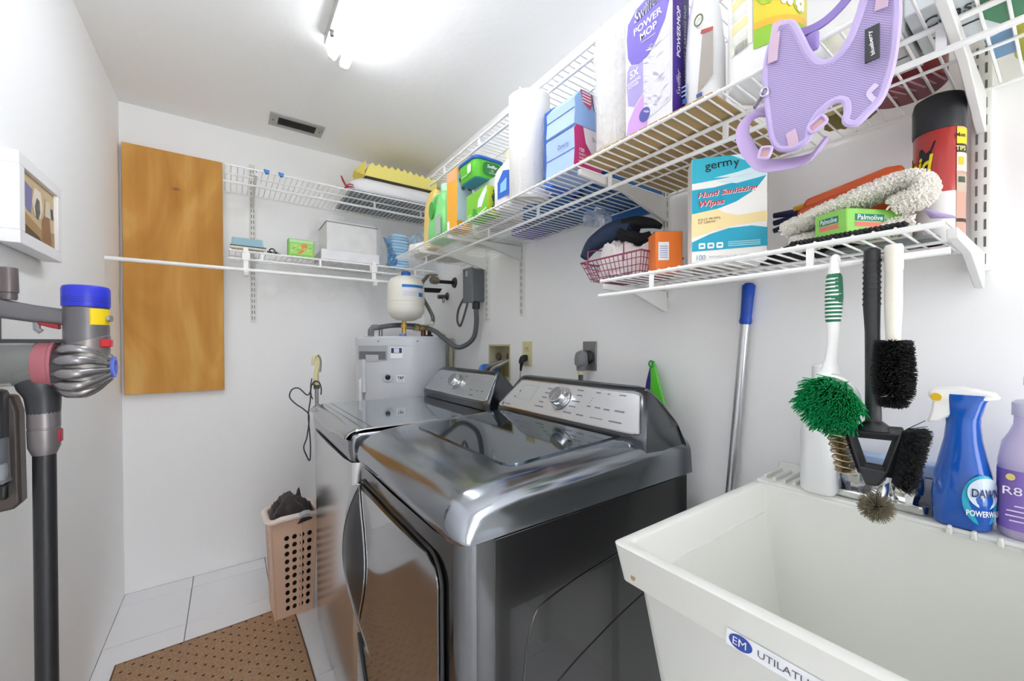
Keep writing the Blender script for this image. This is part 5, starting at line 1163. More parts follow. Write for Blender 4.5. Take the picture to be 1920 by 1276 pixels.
fp_(.80, .965, M('#b8cf5a', .4), pell(.16, .025), off=.0022)
ft('POWER', .50, .775, WHITE, h=.055, w_=.60, rot=.10, bold=.02); ft('MOP', .52, .70, WHITE, h=.055, w_=.36, rot=.10, bold=.02); fp_(.52, .645, M('#d9d2f2', .4), prect(.3, .006), off=.0014)
ft('5X', .21, .455, WHITE, h=.06, w_=.20, rot=.06, bold=.02); ft('CLEANING', .20, .395, WHITE, h=.022, w_=.30, rot=.06, bold=.02); ft('POWER', .19, .365, WHITE, h=.022, w_=.24, rot=.06, bold=.02); ft('8', .44, .105, WHITE, h=.045, w_=.07, bold=.02); ft('PADS', .44, .068, WHITE, h=.012, w_=.12)
sp_(.5, .5, DP, prect(.985, .99)); sp_(.60, .5, M('#2a2b6a', .4), prect(.30, .80, .1, 0), off=.0009)
stx('POWERMOP', .34, .60, WHITE, h=.013, w_=.105, rot=math.pi/2, bold=.02); stx('Swiffer', .34, .24, M('#e3dfee', .4), h=.015, w_=.055, rot=math.pi/2, shear=.2); stx('LONGEST LASTING PAD', .74, .55, M('#e9e6f2', .4), h=.007, w_=.16, rot=math.pi/2)
panel([(-.030,-.06),(.030,-.06),(.030,.06),(-.030,.06)], (.787, .55, ZC_), PX, (0,-1,0), DP, t, 'printed_panel', off=.0006)

# paper towel rolls
TOW = M('#e6e4e0', .9, key='towel', bump=.6, bscale=90)
def roll(c0, c1, r, label):
    t = thing('paper_towel_roll', label, 'paper towel', c0, group='paper towel rolls on the middle shelf')
    c0, c1 = Vector(c0), Vector(c1); ax = (c1-c0).normalized(); L_ = (c1-c0).length
    o = obj('roll', B().tube([c0, c0+ax*.006, c1-ax*.006, c1], [r-.004, r, r, r-.006], 40), TOW, t, smooth=50)
    e1 = Vector((-.9, -.44, 0)); b = B(); b.tube([c0+ax*.004+e1.normalized()*(r-.002), c1-ax*.004+e1.normalized()*(r-.002)], .0035, 6); obj('sheet_edge', b, TOW, t)
    obj('core', B().tube([c1-ax*.004, c1+ax*.0006], .022, 20), M('#a98f6a', .9), t)
    return t
roll((.818, 1.053, ZM), (.790, 1.016, 2.030), .066, 'white paper towel roll leaning beside the blue tissue boxes')
roll((.832, .683, ZC_), (.822, .675, 2.030), .063, 'wrapped paper towel roll behind the purple mop pad box')
b = B()
def wrapf(u, v):
    a = 2*math.pi*u; r = .0645*(1-.25*max(0, v-.85)/.15); return (.830+r*math.cos(a)-.012*v, .682+r*math.sin(a), ZC_+.012+.305*v+.006*math.sin(3*a)*v)
b.grid(wrapf, 32, 10); one('plastic_wrap', b, film('#f4f4f6', .35), 'clear plastic wrap around the paper towel roll by the mop pad box', 'plastic wrap')

# stacked blue tissue boxes
def tissue(name, label, z0, z1, side, dx, cham):
    t = thing(name, label, 'box', (.81, .842, z0)); x0, x1, y0, y1 = .759+dx, .868+dx, .784, .900
    prof = [(x0, z0), (x0+.004, z0+(z1-z0)*.45), (x0+.002, z1-cham), (x0+cham*.9, z1), (x1, z1), (x1, z0)]
    b = B(); b.rings([[(a, y0, c) for a, c in prof], [(a, y1, c) for a, c in prof]]); obj('carton', b, M('#a9c4ec', .4, key='tissue'), t, bevel=.0012)
    b = B(); b.rings([[(a, y0-.0003-.0004*k, c) for a, c in prof] for k in (0, 1)]); obj('end_panel', b, side, t)
    b = B(); b.tube([(x0+.003, y0+.001, z0+(z1-z0)*.45), (x0+.003, y1-.001, z0+(z1-z0)*.45)], .0012, 5); obj('score_line', b, M('#6f90c4', .5), t)
    return t, (x0, x1, y0, y1)
MG = M('#c02a72', .4, key='magenta')
t, q = tissue('dryer_sheet_box', 'blue box of dryer sheets with a magenta end, lower of the pair', ZM, 1.834, MG, 0, .012)
panel([(.035,.116),(.045,.075),(.065,.052),(.109,.040),(.109,.116)], (q[0], q[2]-.0008, ZM), PX, PZ, M('#e6e2e6', .4), t, off=.0006)
txt('Downy', (q[0]+.088, q[2]-.0008, ZM+.090), PX, PZ, M('#4a4658', .4), t, h=.014, width=.036, shear=.15, off=.0014)
txt('Downy', (q[0]+.002, .825, ZM+.072), NX, PZ, M('#33508c', .4), t, h=.016, width=.045, shear=.2, off=.002)
txt('120', (q[0]+.030, q[2]-.0008, ZM+.052), PX, PZ, WHITE, t, h=.010, width=.018, bold=.02, off=.0012)
for k, wd in enumerate((.026, .024, .030)): txt(('SHEETS', 'FABRIC', 'SOFTENER')[k], (q[0]+.032, q[2]-.0008, ZM+.040-.010*k), PX, PZ, WHITE, t, h=.006, width=wd, off=.0012)
t, q = tissue('dryer_sheet_box', 'plain blue box of dryer sheets, upper of the pair', 1.8345, 1.934, M('#8db2e4', .4, key='tissue2'), .002, .030)
panel([(.022,.098),(.034,.064),(.060,.052),(.070,.068),(.066,.096)], (q[0], q[2]-.0008, 1.8345), PX, PZ, M('#b8486e', .4), t, off=.0004)
for k in range(4): panel(prect(.034, .0035), (q[0]+.046, q[2]-.0008, 1.8345+.068+.008*k), PX, PZ, M('#f0dfe6', .4), t, 'printed_line', off=.0008)
panel([(.066,.098),(.074,.060),(.105,.030),(.105,.098)], (q[0], q[2]-.0008, 1.8345), PX, PZ, M('#d6dce8', .4), t, off=.0005)
b = B(); b.tube([(q[0]+.067, q[2]-.0012, 1.8345+.097), (q[0]+.075, q[2]-.0012, 1.8345+.060), (q[0]+.104, q[2]-.0012, 1.8345+.028)], .0012, 5); obj('tear_line', b, INK, t)
b = loft([(ZM,.865,.932,.13,.050,.006),(1.95,.865,.932,.13,.050,.006)], 3); one('blue_pack', b, M('#2f6fd6', .35, key='bp'), 'glossy bright blue pack squeezed behind the left paper towel roll', 'pack', bevel=.002)

# green wipes tub on two boxes
t = thing('wipes_tub', 'green wipes tub with a blue lid on top of the green box', 'tub', (.83, 1.385, 1.877))
obj('tub_body', loft([(1.8805,.8295,1.385,.118,.128,.022),(1.884,.8295,1.385,.124,.134,.025),(1.944,.8295,1.385,.132,.144,.026)]), M('#66c83c', .35, key='tubg'), t, smooth=45)
obj('tub_base', loft([(1.8772,.8295,1.385,.112,.122,.022),(1.8806,.8295,1.385,.116,.126,.022)]), M('#2c8fb8', .35), t)
obj('lid', loft([(1.9445,.8295,1.385,.140,.152,.028),(1.954,.8295,1.385,.142,.154,.029),(1.959,.8295,1.385,.134,.146,.027)]), M('#1d62b8', .35), t, bevel=.002)
panel(rrect(.082, .050, .018, 4), (.838, 1.385-.0715, 1.914), PX, PZ, M('#1f7f3c', .4), t, 'end_label', off=.0012)
txt('Swiffer', (.838, 1.3135, 1.924), PX, PZ, WHITE, t, h=.013, width=.046, shear=.2, bold=.02, off=.0024); txt('WET', (.838, 1.3135, 1.909), PX, PZ, WHITE, t, h=.006, width=.016, off=.0024); txt('CLOTHS', (.838, 1.3135, 1.900), PX, PZ, WHITE, t, h=.006, width=.030, off=.0024)
panel(prect(.05, .004), (.7635, 1.40, 1.900), NX, PZ, M('#a9e08a', .4), t, 'label_line', off=.0006); panel(rrect(.030, .034, .008, 3), (.7635, 1.36, 1.918), NX, PZ, M('#d9f2d0', .4), t, 'label_patch', off=.0008)
t, fp_, ft, sp_, stx = carton('green_refill_box', 'yellow-green refill box under the wipes tub', 'box', (.764, 1.384), (.764, 1.232), .060, ZM, 1.816, M('#7cc63a', .4, key='gbx'))
fp_(0, 0, M('#e6ebe4', .4), [(.55,.35),(.75,.30),(.99,.78),(.99,.99),(.80,.85),(.60,.62)]); fp_(0, 0, M('#3f9a3a', .4), [(.30,.01),(.58,.01),(.50,.30),(.34,.40)]); fp_(0, 0, M('#d6efcf', .4), [(.60,.10),(.98,.22),(.98,.16),(.60,.03)])
fp_(.15, .2, M('#c9efb8', .4), prect(.2, .03)); fp_(.15, .12, M('#c9efb8', .4), prect(.2, .03))
sp_(.5, .5, M('#a9c227', .4), prect(.98, .98)); stx('Swiffer', .5, .5, M('#27306a', .4), h=.022, w_=.075, rot=math.pi/2, shear=.2, bold=.03)
one('white_supply_box', B().box(.83, .95, 1.25, 1.44, ZM, 1.8765), M('#d5d4d0', .5), 'plain white box behind the yellow-green refill box', 'box')
# tall orange box
t, fp_, ft, sp_, stx = carton('orange_cleaner_box', 'tall yellow-orange box beside the green detergent jug', 'box', (.762, 1.552), (.764, 1.466), .075, ZM, 1.962, M('#f2b033', .42, key='obx'))
fp_(.5, .90, M('#f0b27c', .4), prect(.95, .18)); fp_(.16, .09, PAPER, prect(.26, .15))
sp_(.5, .52, M('#b9cbd4', .4), prect(.96, .80)); sp_(.5, .07, M('#d99b1c', .4), prect(.98, .13))
for u, v in ((.25,.80),(.5,.74),(.7,.80),(.4,.68),(.8,.70)): sp_(u, v, M('#6d5a86', .5), pell(.24, .08), off=.001)
# green detergent jug with a handle hole
t = thing('detergent_jug', 'light green detergent jug with a looped handle at the far end of the shelf', 'jug', (.805, 1.70, ZM))
GJ = M('#86dc86', .3, key='jug')
obj('jug_body', loft([(ZM,.815,1.70,.085,.155,.03),(ZM+.01,.815,1.70,.098,.172,.036),(ZM+.07,.815,1.70,.098,.172,.036),(ZM+.11,.815,1.69,.092,.130,.036),(ZM+.15,.815,1.675,.084,.100,.036),(ZM+.19,.815,1.665,.074,.088,.034),(ZM+.215,.815,1.665,.048,.052,.022)]), GJ, t, smooth=60)
obj('handle', B().tube([(.803,1.68,ZM+.20),(.800,1.71,ZM+.205),(.797,1.745,ZM+.185),(.796,1.765,ZM+.14),(.797,1.768,ZM+.09),(.80,1.755,ZM+.055)], [.014,.016,.017,.017,.018,.020], 14, sm=5), GJ, t)
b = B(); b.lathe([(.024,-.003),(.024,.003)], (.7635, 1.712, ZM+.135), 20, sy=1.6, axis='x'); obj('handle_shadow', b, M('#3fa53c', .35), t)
obj('cap', B().lathe([(.024,ZM+.212),(.025,ZM+.245),(.02,ZM+.25)], (.815,1.665,0), 18), M('#bfeccb', .35), t)
panel(prect(.052, .085), (.7655, 1.645, ZM+.055), NX, PZ, M('#b3bdb6', .4), t, 'side_label', off=.0012)
b = loft([(ZM,.85,1.875,.075,.10,.02),(ZM+.02,.85,1.875,.085,.115,.03),(ZM+.20,.85,1.872,.080,.105,.03),(ZM+.285,.85,1.868,.035,.085,.014)]); one('yellow_bag', b, M('#efd07a', .5, key='ybag', bump=.4, bscale=40), 'pale yellow bag behind the green detergent jug', 'bag', smooth=60)
b = B(); b.prism(rrect(.30, .20, .09, 6, .965, 2.03), lambda a, c, q: (a, c, ZM+q), .012); one('cream_tray', b, M('#d8d2c0', .6), 'cream oval tray lying on the far end of the middle shelf', 'tray')
cloth_heap('white_rag', (.86, 2.03, ZM+.0128), .075, .075, .055, M('#f3f1ee', .9, key='rag', bump=.4, bscale=80), 'white rag heaped on the cream tray', 'cloth', 1.7)
# white and blue detergent bottle
t = thing('detergent_bottle', 'white detergent bottle with a blue label beside the paper towel roll', 'bottle', (.81, 1.165, ZM))
obj('bottle_body', loft([(ZM,.815,1.165,.070,.095,.025),(ZM+.008,.815,1.165,.080,.110,.03),(ZM+.09,.815,1.165,.080,.108,.03),(ZM+.14,.815,1.158,.070,.080,.03),(ZM+.165,.815,1.15,.04,.045,.02)]), M('#f0eef0', .35, key='dw'), t, smooth=55)
obj('handle', B().tube([(.80,1.17,ZM+.15),(.795,1.20,ZM+.13),(.796,1.212,ZM+.09),(.80,1.21,ZM+.05)], [.010,.012,.012,.013], 12, sm=4), M('#f0eef0', .35, key='dw'), t)
obj('cap', B().lathe([(.022,ZM+.16),(.023,ZM+.195),(.018,ZM+.20)], (.815,1.15,0), 18), M('#e3d7b8', .4), t)
panel([(-.035,-.045),(.038,-.045),(.038,.035),(.0,.045),(-.035,.012)], (.7745, 1.142, ZM+.075), NX, PZ, M('#2e66c8', .4), t, 'front_label', off=.0012); panel([(-.018,-.03),(.020,-.03),(.022,.012),(-.016,.0)], (.7745, 1.142, ZM+.078), NX, PZ, M('#8fc6e6', .4), t, 'label_patch', off=.0018)
# white cleaner bottle and large jug
t = thing('cleaner_bottle', 'white bottle with grey and red side label next to the purple box', 'bottle', (.80, .435, ZC_))
obj('bottle_body', loft([(ZC_,.808,.448,.055,.062,.022),(ZC_+.008,.808,.448,.066,.074,.028),(ZC_+.12,.808,.448,.066,.072,.028),(ZC_+.20,.808,.450,.058,.058,.026),(ZC_+.24,.808,.450,.042,.042,.02),(ZC_+.26,.808,.450,.032,.032,.0158)]), M('#eeeef0', .3, key='cb'), t, smooth=55)
obj('cap', B().lathe([(.018,ZC_+.255),(.018,ZC_+.29),(.015,ZC_+.293)], (.808,.450,0), 18), M('#c9302c', .4), t)
sx = lambda z: (.7745, .452, ZC_+z)
panel([(-.004,-.062),(.028,-.040),(.028,.045),(.006,.052)], (.7748, .441, ZC_+.085), NX, PZ, M('#a59c94', .45), t, 'side_label', off=.0012)
panel([(.002,.052),(.028,.045),(.028,.052),(.004,.060)], (.7748, .441, ZC_+.085), NX, PZ, M('#b0392c', .45), t, 'label_band', off=.0018)
b = B(); b.tube([(.7735, .443+.0085*math.cos(a), ZC_+.168+.0105*math.sin(a)) for a in [2*math.pi*k/18 for k in range(18)]], .0015, 6, closed=True); obj('leaf_emblem', b, M('#6d7a4a', .5), t)
for k in range(3): panel(prect(.014, .003), (.7748, .473, ZC_+.052-.009*k), NX, PZ, M('#8fa3d4', .45), t, 'label_line', off=.001)
panel(prect(.009, .010), (.7748, .473, ZC_+.022), NX, PZ, M('#2a4fa8', .45), t, 'label_mark', off=.001); panel(prect(.012, .008), (.7748, .441, ZC_+.018), NX, PZ, M('#3a4f9a', .45), t, 'label_mark', off=.0018)
t = thing('cleaner_jug', 'large white jug with an orange blossom label on the middle shelf', 'jug', (.83, .345, ZC_))
jc = (.832, .345)
obj('jug_body', B().lathe([(.050,ZC_),(.060,ZC_+.006),(.062,ZC_+.02),(.062,ZC_+.19),(.056,ZC_+.225),(.03,ZC_+.262),(.018,ZC_+.27)], (*jc, 0), 40), M('#f2f2f0', .3, key='jugw'), t, smooth=50)
obj('cap', B().lathe([(.022,ZC_+.268),(.022,ZC_+.30),(.018,ZC_+.304)], (*jc, 0), 20), M('#3c9a3c', .4), t)
def jp(x, y, off=.001): a = math.radians(205)+x/.062; return (jc[0]+(.062+off)*math.cos(a), jc[1]+(.062+off)*math.sin(a), ZC_+y)
def jpatch(x0, x1, y0, y1, c, off=.001, name='label_area'):
    b = B(); b.grid(lambda u, v: jp(x0+(x1-x0)*u, y0+(y1-y0)*v, off), 12, 1); return obj(name, b, M(c, .4, key='jl'), t)
def jblob(x, y, w_, h_, c, off, name='printed_blossom', n=14):
    b = B(); b.add([jp(x+w_/2*math.cos(2*math.pi*k/n), y+h_/2*math.sin(2*math.pi*k/n), off) for k in range(n)], [tuple(range(n))]); return obj(name, b, M(c, .4, key='jl'), t, smooth=0)
jpatch(-.02, .095, .045, .20, '#d4d94e', .0012); jpatch(-.02, .095, .085, .20, '#e0cf3c', .0016); jpatch(-.02, .095, .045, .078, '#93c83c', .0018); jpatch(-.02, .095, .078, .090, '#e9b83a', .002)
for x, y, w_, h_, c in ((.0,.135,.03,.04,'#a7c83e'),(.03,.150,.035,.05,'#bcd24a'),(.055,.115,.03,.04,'#cfd95a'),(.02,.175,.03,.03,'#e8923a'),(.045,.178,.036,.034,'#e8822a')): jblob(x, y, w_, h_, c, .0024)
for k in range(5): a = 2*math.pi*k/5; jblob(.032+.009*math.cos(a), .122+.010*math.sin(a), .010, .016, '#f3f2e2', .0030); jblob(.055+.007*math.cos(a+.5), .110+.008*math.sin(a+.5), .009, .013, '#f3f2e2', .0030)
jpatch(-.068, -.022, .06, .19, '#ecead9', .0012)
for k in range(5): jpatch(-.064, -.030, .075+.022*k, .090+.022*k, '#e9dc9a' if k % 2 else '#dcdcd4', .0016, 'label_line')
b = B()
for k in range(9): x = -.055+.003*k; b.add([jp(x, .055, .0022), jp(x+.0014, .055, .0022), jp(x+.0014, .072, .0022), jp(x, .072, .0022)], [(0,1,2,3)])
obj('barcode', b, M('#8a8a86', .5), t, smooth=0, kind='stuff')
cloth_heap('clear_bag', (.845, .300, ZM), .055, .050, .045, film('#e9edf0', .55), 'crumpled clear plastic bag beside the large white jug', 'plastic bag', 3.3, amp=.6, freq=16)
# packs seen through the wires
one('blue_wipes_pack', B().box(.905, 1.144, .775, .975, ZM, ZM+.07), M('#1f5e9e', .3, key='bwp'), 'dark blue flat pack lying behind the dryer sheet boxes', 'pack', bevel=.006)
one('blue_wipes_pack', B().box(.94, 1.144, 1.06, 1.30, ZM, ZM+.06), M('#2a5f94', .3, key='bwp2'), 'blue flat pack lying behind the left paper towel roll', 'pack', bevel=.006)
one('purple_pack', B().box(1.03, 1.144, 1.31, 1.46, ZM, ZM+.06), M('#6a55b8', .35), 'purple pack lying by the wall next to the blue flat pack', 'pack', bevel=.006)
one('white_green_pack', B().box(.92, 1.144, 1.50, 1.72, ZM, ZM+.06), M('#dfe6dc', .4), 'white pack lying on the shelf behind the green jug', 'pack', bevel=.006)
one('blue_folder', B().box(1.1445, 1.1585, .80, 1.02, 1.676, 1.86), M('#2c68a8', .35), 'blue plastic folder wedged between the middle shelf and the wall', 'folder', bevel=.002)
cloth_heap('hanging_plastic', (1.065, .985, Z_MID-.050), .05, .05, .038, film('#c9d6e4', .6), 'crumpled clear plastic sagging under the middle shelf', 'plastic', 5.5, amp=.6, freq=14)
t = thing('white_carton', 'pale box with dark script lettering at the right of the middle shelf', 'box', (.90, .115, ZM))
obj('carton', B().box(.81, .965, .068, .150, ZM, ZM+.09), M('#cfd5d6', .4, key='coast'), t, bevel=.002)
txt('Coast', (.852, .108, ZM), (0,-1,0), (-1,0,0), M('#25333d', .4), t, h=.030, width=.058, shear=.25, bold=.01, off=.0009)
panel(prect(.05, .004), (.90, .108, ZM), (0,-1,0), (-1,0,0), INK, t, off=.0007)
t = thing('burgundy_can', 'burgundy striped can standing behind the lavender harness', 'can', (1.055, .195, ZM))
obj('can_body', B().lathe([(.050,ZM),(.055,ZM+.004),(.055,ZM+.12)], (1.058, .192, 0), 36), M('#7c2533', .35, key='burg'), t)
for k in range(6): b = B(); b.add([(1.00+.004*k, .150+.014*k, ZM-.0006), (1.06, .138+.013*k, ZM-.0006), (1.06, .142+.013*k, ZM-.0006), (1.00+.004*k, .154+.014*k, ZM-.0006)], [(0,1,2,3)]); obj('stripe', b, M('#c99aa0', .4), t, smooth=0)
t = thing('grey_carton', 'small grey carton above the lavender harness', 'box', (.90, .175, ZM))
obj('carton', B().box(.845, .975, .155, .205, ZM, ZM+.07), M('#b9bcba', .45), t, bevel=.002)
for k in range(3): panel(prect(.03, .003), (.92, .18, ZM), (0,-1,0), (-1,0,0), M('#7d807e', .5), t, 'label_line', off=.0007)
t = thing('printed_pouch', 'green and yellow pouch at the top right corner of the shelf', 'pouch', (1.0, .02, ZM))
obj('pouch_body', loft([(ZM,.98,.025,.25,.070,.02),(ZM+.012,.98,.025,.28,.080,.025),(ZM+.09,.98,.025,.26,.070,.02),(ZM+.12,.98,.025,.24,.02,.006)]), M('#b5b32c', .35, key='pch', var=.4, vscale=30), t, smooth=50)
panel([(-.025,.09),(.025,.085),(.04,.0),(-.01,-.02),(-.03,.03)], (.93, .055, ZM), (0,-1,0), (-1,0,0), M('#2f7a52', .4), t, off=.0009); panel([(-.028,-.02),(.0,-.01),(.004,-.10),(-.025,-.10)], (.95, .060, ZM), (0,-1,0), (-1,0,0), M('#5d86a8', .4), t, off=.0011); panel([(-.022,.10),(.02,.115),(.012,.08),(-.016,.07)], (.93, .055, ZM), (0,-1,0), (-1,0,0), M('#d06a44', .4), t, off=.0013)
t = thing('spotted_bottle', 'white bottle with grey spots behind the harness strap', 'bottle', (.90, .245, ZM))
obj('bottle_body', loft([(ZM,.90,.247,.05,.05,.02),(ZM+.03,.90,.247,.062,.062,.026),(ZM+.075,.90,.247,.055,.055,.024),(ZM+.09,.90,.247,.02,.02,.009)]), M('#e8e4da', .4, key='spt'), t, smooth=50)
cloth_heap('yellow_net', (1.08, .285, ZM), .05, .045, .06, M('#a89c64', .8, key='ynet', bump=.5, bscale=60), 'olive yellow cloth bundle by the wall above the dustpan', 'cloth', 8.2, amp=.5)

# ---------------------------------------------------------------- lavender harness hung on the front wire
t = thing('dog_harness', 'lavender mesh dog harness hanging from the middle shelf', 'harness', (.735, .22, 1.53))
ol = [(.298,1.700),(.290,1.727),(.277,1.742),(.262,1.740),(.250,1.712),(.240,1.683),(.228,1.660),(.213,1.652),(.200,1.656),(.188,1.671),(.178,1.698),(.170,1.722),(.158,1.728),(.147,1.715),(.142,1.690),(.143,1.655),(.148,1.612),(.158,1.577),(.172,1.562),(.184,1.553),(.193,1.560),(.191,1.572),(.193,1.588),(.203,1.595),(.216,1.593),(.230,1.583),(.238,1.568),(.242,1.553),(.260,1.549),(.280,1.558),(.290,1.580),(.295,1.620),(.299,1.665)]
oc = [(p.x, p.y) for p in catmull([(a, c, 0) for a, c in ol], 4, True)]
hx_ = lambda a, c: .728+.10*(1.70-c)*.35+.03*math.sin((a-.14)/.16*math.pi)*-.25
HL = M('#c3b3e0', .75, key='harn')
def mesh_fabric():
    m = bpy.data.materials.new('mesh_fabric'); m.use_nodes = True; nt = m.node_tree; b = nt.nodes['Principled BSDF']; L = nt.links.new
    tc = nt.nodes.new('ShaderNodeTexCoord'); mp = nt.nodes.new('ShaderNodeMapping'); mp.inputs['Rotation'].default_value = (math.radians(45), 0, 0); mp.inputs['Scale'].default_value = (0, 1, 1.3)
    v = nt.nodes.new('ShaderNodeTexVoronoi'); v.inputs['Scale'].default_value = 330; v.inputs['Randomness'].default_value = 0.0
    cr = nt.nodes.new('ShaderNodeValToRGB'); cr.color_ramp.elements[0].position = .30; cr.color_ramp.elements[0].color = lin('#8f7fb4'); cr.color_ramp.elements[1].position = .48; cr.color_ramp.elements[1].color = lin('#c4b6de')
    L(tc.outputs['Object'], mp.inputs[0]); L(mp.outputs[0], v.inputs['Vector']); L(v.outputs['Distance'], cr.inputs[0]); L(cr.outputs[0], b.inputs['Base Color']); b.inputs['Roughness'].default_value = .85
    return m
b = B(); b.rings([[(hx_(a, c)-.004, a, c) for a, c in oc], [(hx_(a, c)+.004, a, c) for a, c in oc]]); obj('vest', b, mesh_fabric(), t, smooth=40)
b = B(); b.tube([(hx_(a, c)-.001, a, c) for a, c in oc], .0062, 8, closed=True, flat=.8); obj('piping', b, HL, t)
cx_, cz_ = sum(a for a, c in oc)/len(oc), sum(c for a, c in oc)/len(oc)
FAB = M('#d9bcd2', .7, key='fabp', var=.6, vscale=70)
def strip(pts, w_, mat, name, th=.0012):
    b = B(); pts = catmull(pts, 4); rs = []
    for i, p in enumerate(pts):
        d = (pts[min(len(pts)-1, i+1)]-pts[max(0, i-1)]).normalized(); s = Vector((1,0,0)).cross(d).normalized(); n = d.cross(s)
        rs.append([p+s*w_/2+n*th, p-s*w_/2+n*th, p-s*w_/2-n*th, p+s*w_/2-n*th])
    b.rings(rs); return obj(name, b, mat, t)
strip([(.717,.1525,1.728),(.716,.1535,1.705),(.718,.1555,1.690)], .013, FAB, 'fabric_tab'); strip([(.722,.281,1.757),(.718,.284,1.725),(.719,.287,1.695)], .014, FAB, 'fabric_tab'); strip([(.722,.262,1.574),(.722,.259,1.560),(.724,.258,1.548)], .014, FAB, 'fabric_tab')
b = B(); b.box(.7095, .713, .155, .170, 1.623, 1.668); lab = obj('name_label', b, M('#3a3c40', .6), t); 
lab.rotation_euler = (0, 0, 0)
txt('blueberry', (.7090, .1625, 1.6455), (0,.12,1), (0,1,-.12), M('#eef0f0', .6), lab, h=.0055, width=.034, bold=.02, off=.0006)
# straps and the belly band
b = B(); band = catmull([(.755,.296,1.630),(.740,.312,1.632),(.725,.324,1.620),(.718,.330,1.600),(.720,.327,1.578),(.728,.318,1.556),(.738,.305,1.541),(.748,.275,1.535),(.750,.245,1.535),(.748,.222,1.556)], 5); rs = []
for i, p in enumerate(band):
    d = (band[min(len(band)-1, i+1)]-band[max(0, i-1)]).normalized(); s = Vector((.72,-.10,.60)); s = (s-d*s.dot(d)).normalized(); n = d.cross(s); w_ = .042
    rs.append([p+s*w_*math.cos(q)*.5+n*math.sin(q)*.004 for q in [2*math.pi*k/12 for k in range(12)]])
b.rings(rs); obj('belly_band', b, M('#b7a2cc', .85, key='bband'), t)
def buckle(y, z, x, w_, h_, rz_):
    ca, sa = math.cos(rz_), math.sin(rz_)
    pl = [(x, y+a*ca-c*sa, z+a*sa+c*ca) for a, c in rrect(w_, h_, .004, 3)]
    o = obj('buckle', B().tube(pl, .0024, 8, closed=True), M('#cbb6e6', .4), t); b = B(); b.add([(x+.001, yy, zz) for _, yy, zz in pl], [tuple(range(len(pl)))]); obj('buckle_insert', b, M('#e0b6b2', .6, key='ins', var=.7, vscale=90), o, smooth=0)
buckle(.293, 1.549, .708, .017, .017, .35); buckle(.226, 1.568, .718, .022, .014, -.5)
strip([(.730,.268,1.735),(.738,.25,1.728),(.748,.225,1.734),(.752,.20,1.752),(.752,.182,1.775)], .012, M('#8f7cc0', .6, key='strap'), 'chest_strap', .002)
obj('strap_buckle', B().box(.738, .746, .232, .252, 1.694, 1.722), M('#a08cd0', .4, key='sbk'), t, bevel=.003)
obj('hang_loop', B().tube([(.716,.274,1.740),(.735,.274,1.756),(.756,.274,1.735),(.752,.274,1.70)], .004, 8, sm=4), HL, t); obj('hang_loop', B().tube([(.718,.158,1.722),(.738,.158,1.738),(.758,.158,1.72),(.754,.158,1.69)], .004, 8, sm=4), HL, t)
obj('webbing', B().tube([(.728,.318,1.640),(.732,.308,1.655),(.735,.298,1.668)], .006, 8, flat=.4), M('#8d8598', .6), t)
obj('d_ring', B().tube([(.722,.300+.006*math.cos(a), 1.655+.007*math.sin(a)) for a in [2*math.pi*k/14 for k in range(14)]], .0016, 6, closed=True), M('#d9d9de', .2, .9), t)
strip([(.728,.160,1.570),(.722,.168,1.585),(.722,.160,1.594)], .006, M('#d9cdea', .6), 'fabric_tab')

# ---------------------------------------------------------------- far wall, lower shelf
t = thing('dustpan_scoop', 'light blue dustpan with a cream edge on the lower far shelf', 'dustpan', (.085, 2.49, ZM))
obj('pan', B().rings([[(.018,2.435,ZM+.008),(.155,2.435,ZM+.008),(.160,2.435,ZM+.012),(.014,2.435,ZM+.012)], [(.020,2.52,ZM+.008),(.150,2.52,ZM+.008),(.150,2.52,ZM+.082),(.020,2.52,ZM+.082)]]), M('#9cc7d6', .4, key='dpb'), t, bevel=.002)
obj('pan_lip', B().box(.010, .163, 2.414, 2.436, ZM+.006, ZM+.018), M('#efe3c9', .5), t, bevel=.004)
obj('rubber_edge', B().tube([(.010,2.413,ZM+.0185),(.163,2.413,ZM+.0185)], .0028, 8), M('#55606a', .5), t)
obj('side_wall', B().prism([(2.44,ZM+.01),(2.525,ZM+.01),(2.525,ZM+.085)], lambda a, c, q: (.150+q, a, c), .004), M('#bcd9e2', .4), t)
t = thing('small_tool_kit', 'small dark metal tools lying beside the green soap box', 'tool', (.20, 2.45, ZM))
for k in range(4): obj('tool_bit', B().tube([(.172+.012*k,2.43,ZM+.006),(.182+.014*k,2.45+.01*k,ZM+.008),(.19+.013*k,2.47,ZM+.006)], .0055, 8), M('#3a3a3c' if k % 2 else '#77777a', .35, .6), t)
obj('tool_ring', B().tube([(.192+.012*math.cos(a), 2.45, ZM+.016+.012*math.sin(a)) for a in [2*math.pi*k/16 for k in range(16)]], .0035, 6, closed=True), BLACK, t)
t, fp_, ft, sp_, stx = carton('green_soap_box', 'green box with an orange leaf picture on the lower far shelf', 'box', (.266, 2.440), (.392, 2.440), .055, ZM, ZM+.094, M('#86c95c', .45, key='gsb', var=.5, vscale=60))
fp_(.5, .88, M('#b9e0a4', .45), prect(.9, .16)); fp_(.5, .45, M('#a8d96a', .45), prect(.86, .62)); fp_(0, 0, M('#e0903e', .45), [(.35,.12),(.5,.2),(.72,.55),(.70,.78),(.56,.80),(.46,.62),(.52,.45),(.36,.28)], off=.001)
for k in range(10): fp_(.12+.08*k, .30+.4*((k*7) % 5)/5, M('#5fa63e' if k % 2 else '#c4e890', .45), [(-.06,-.05),(.06,.02),(.05,.06),(-.05,.0)], off=.0012+.0001*k)
t = thing('white_storage_boxes', 'stack of two white boxes wrapped in clear plastic on the far shelf', 'box', (.58, 2.53, ZM))
obj('lower_box', B().box(.425, .745, 2.425, 2.66, ZM, ZM+.058), M('#e6e6ea', .5, key='wsb'), t, bevel=.004)
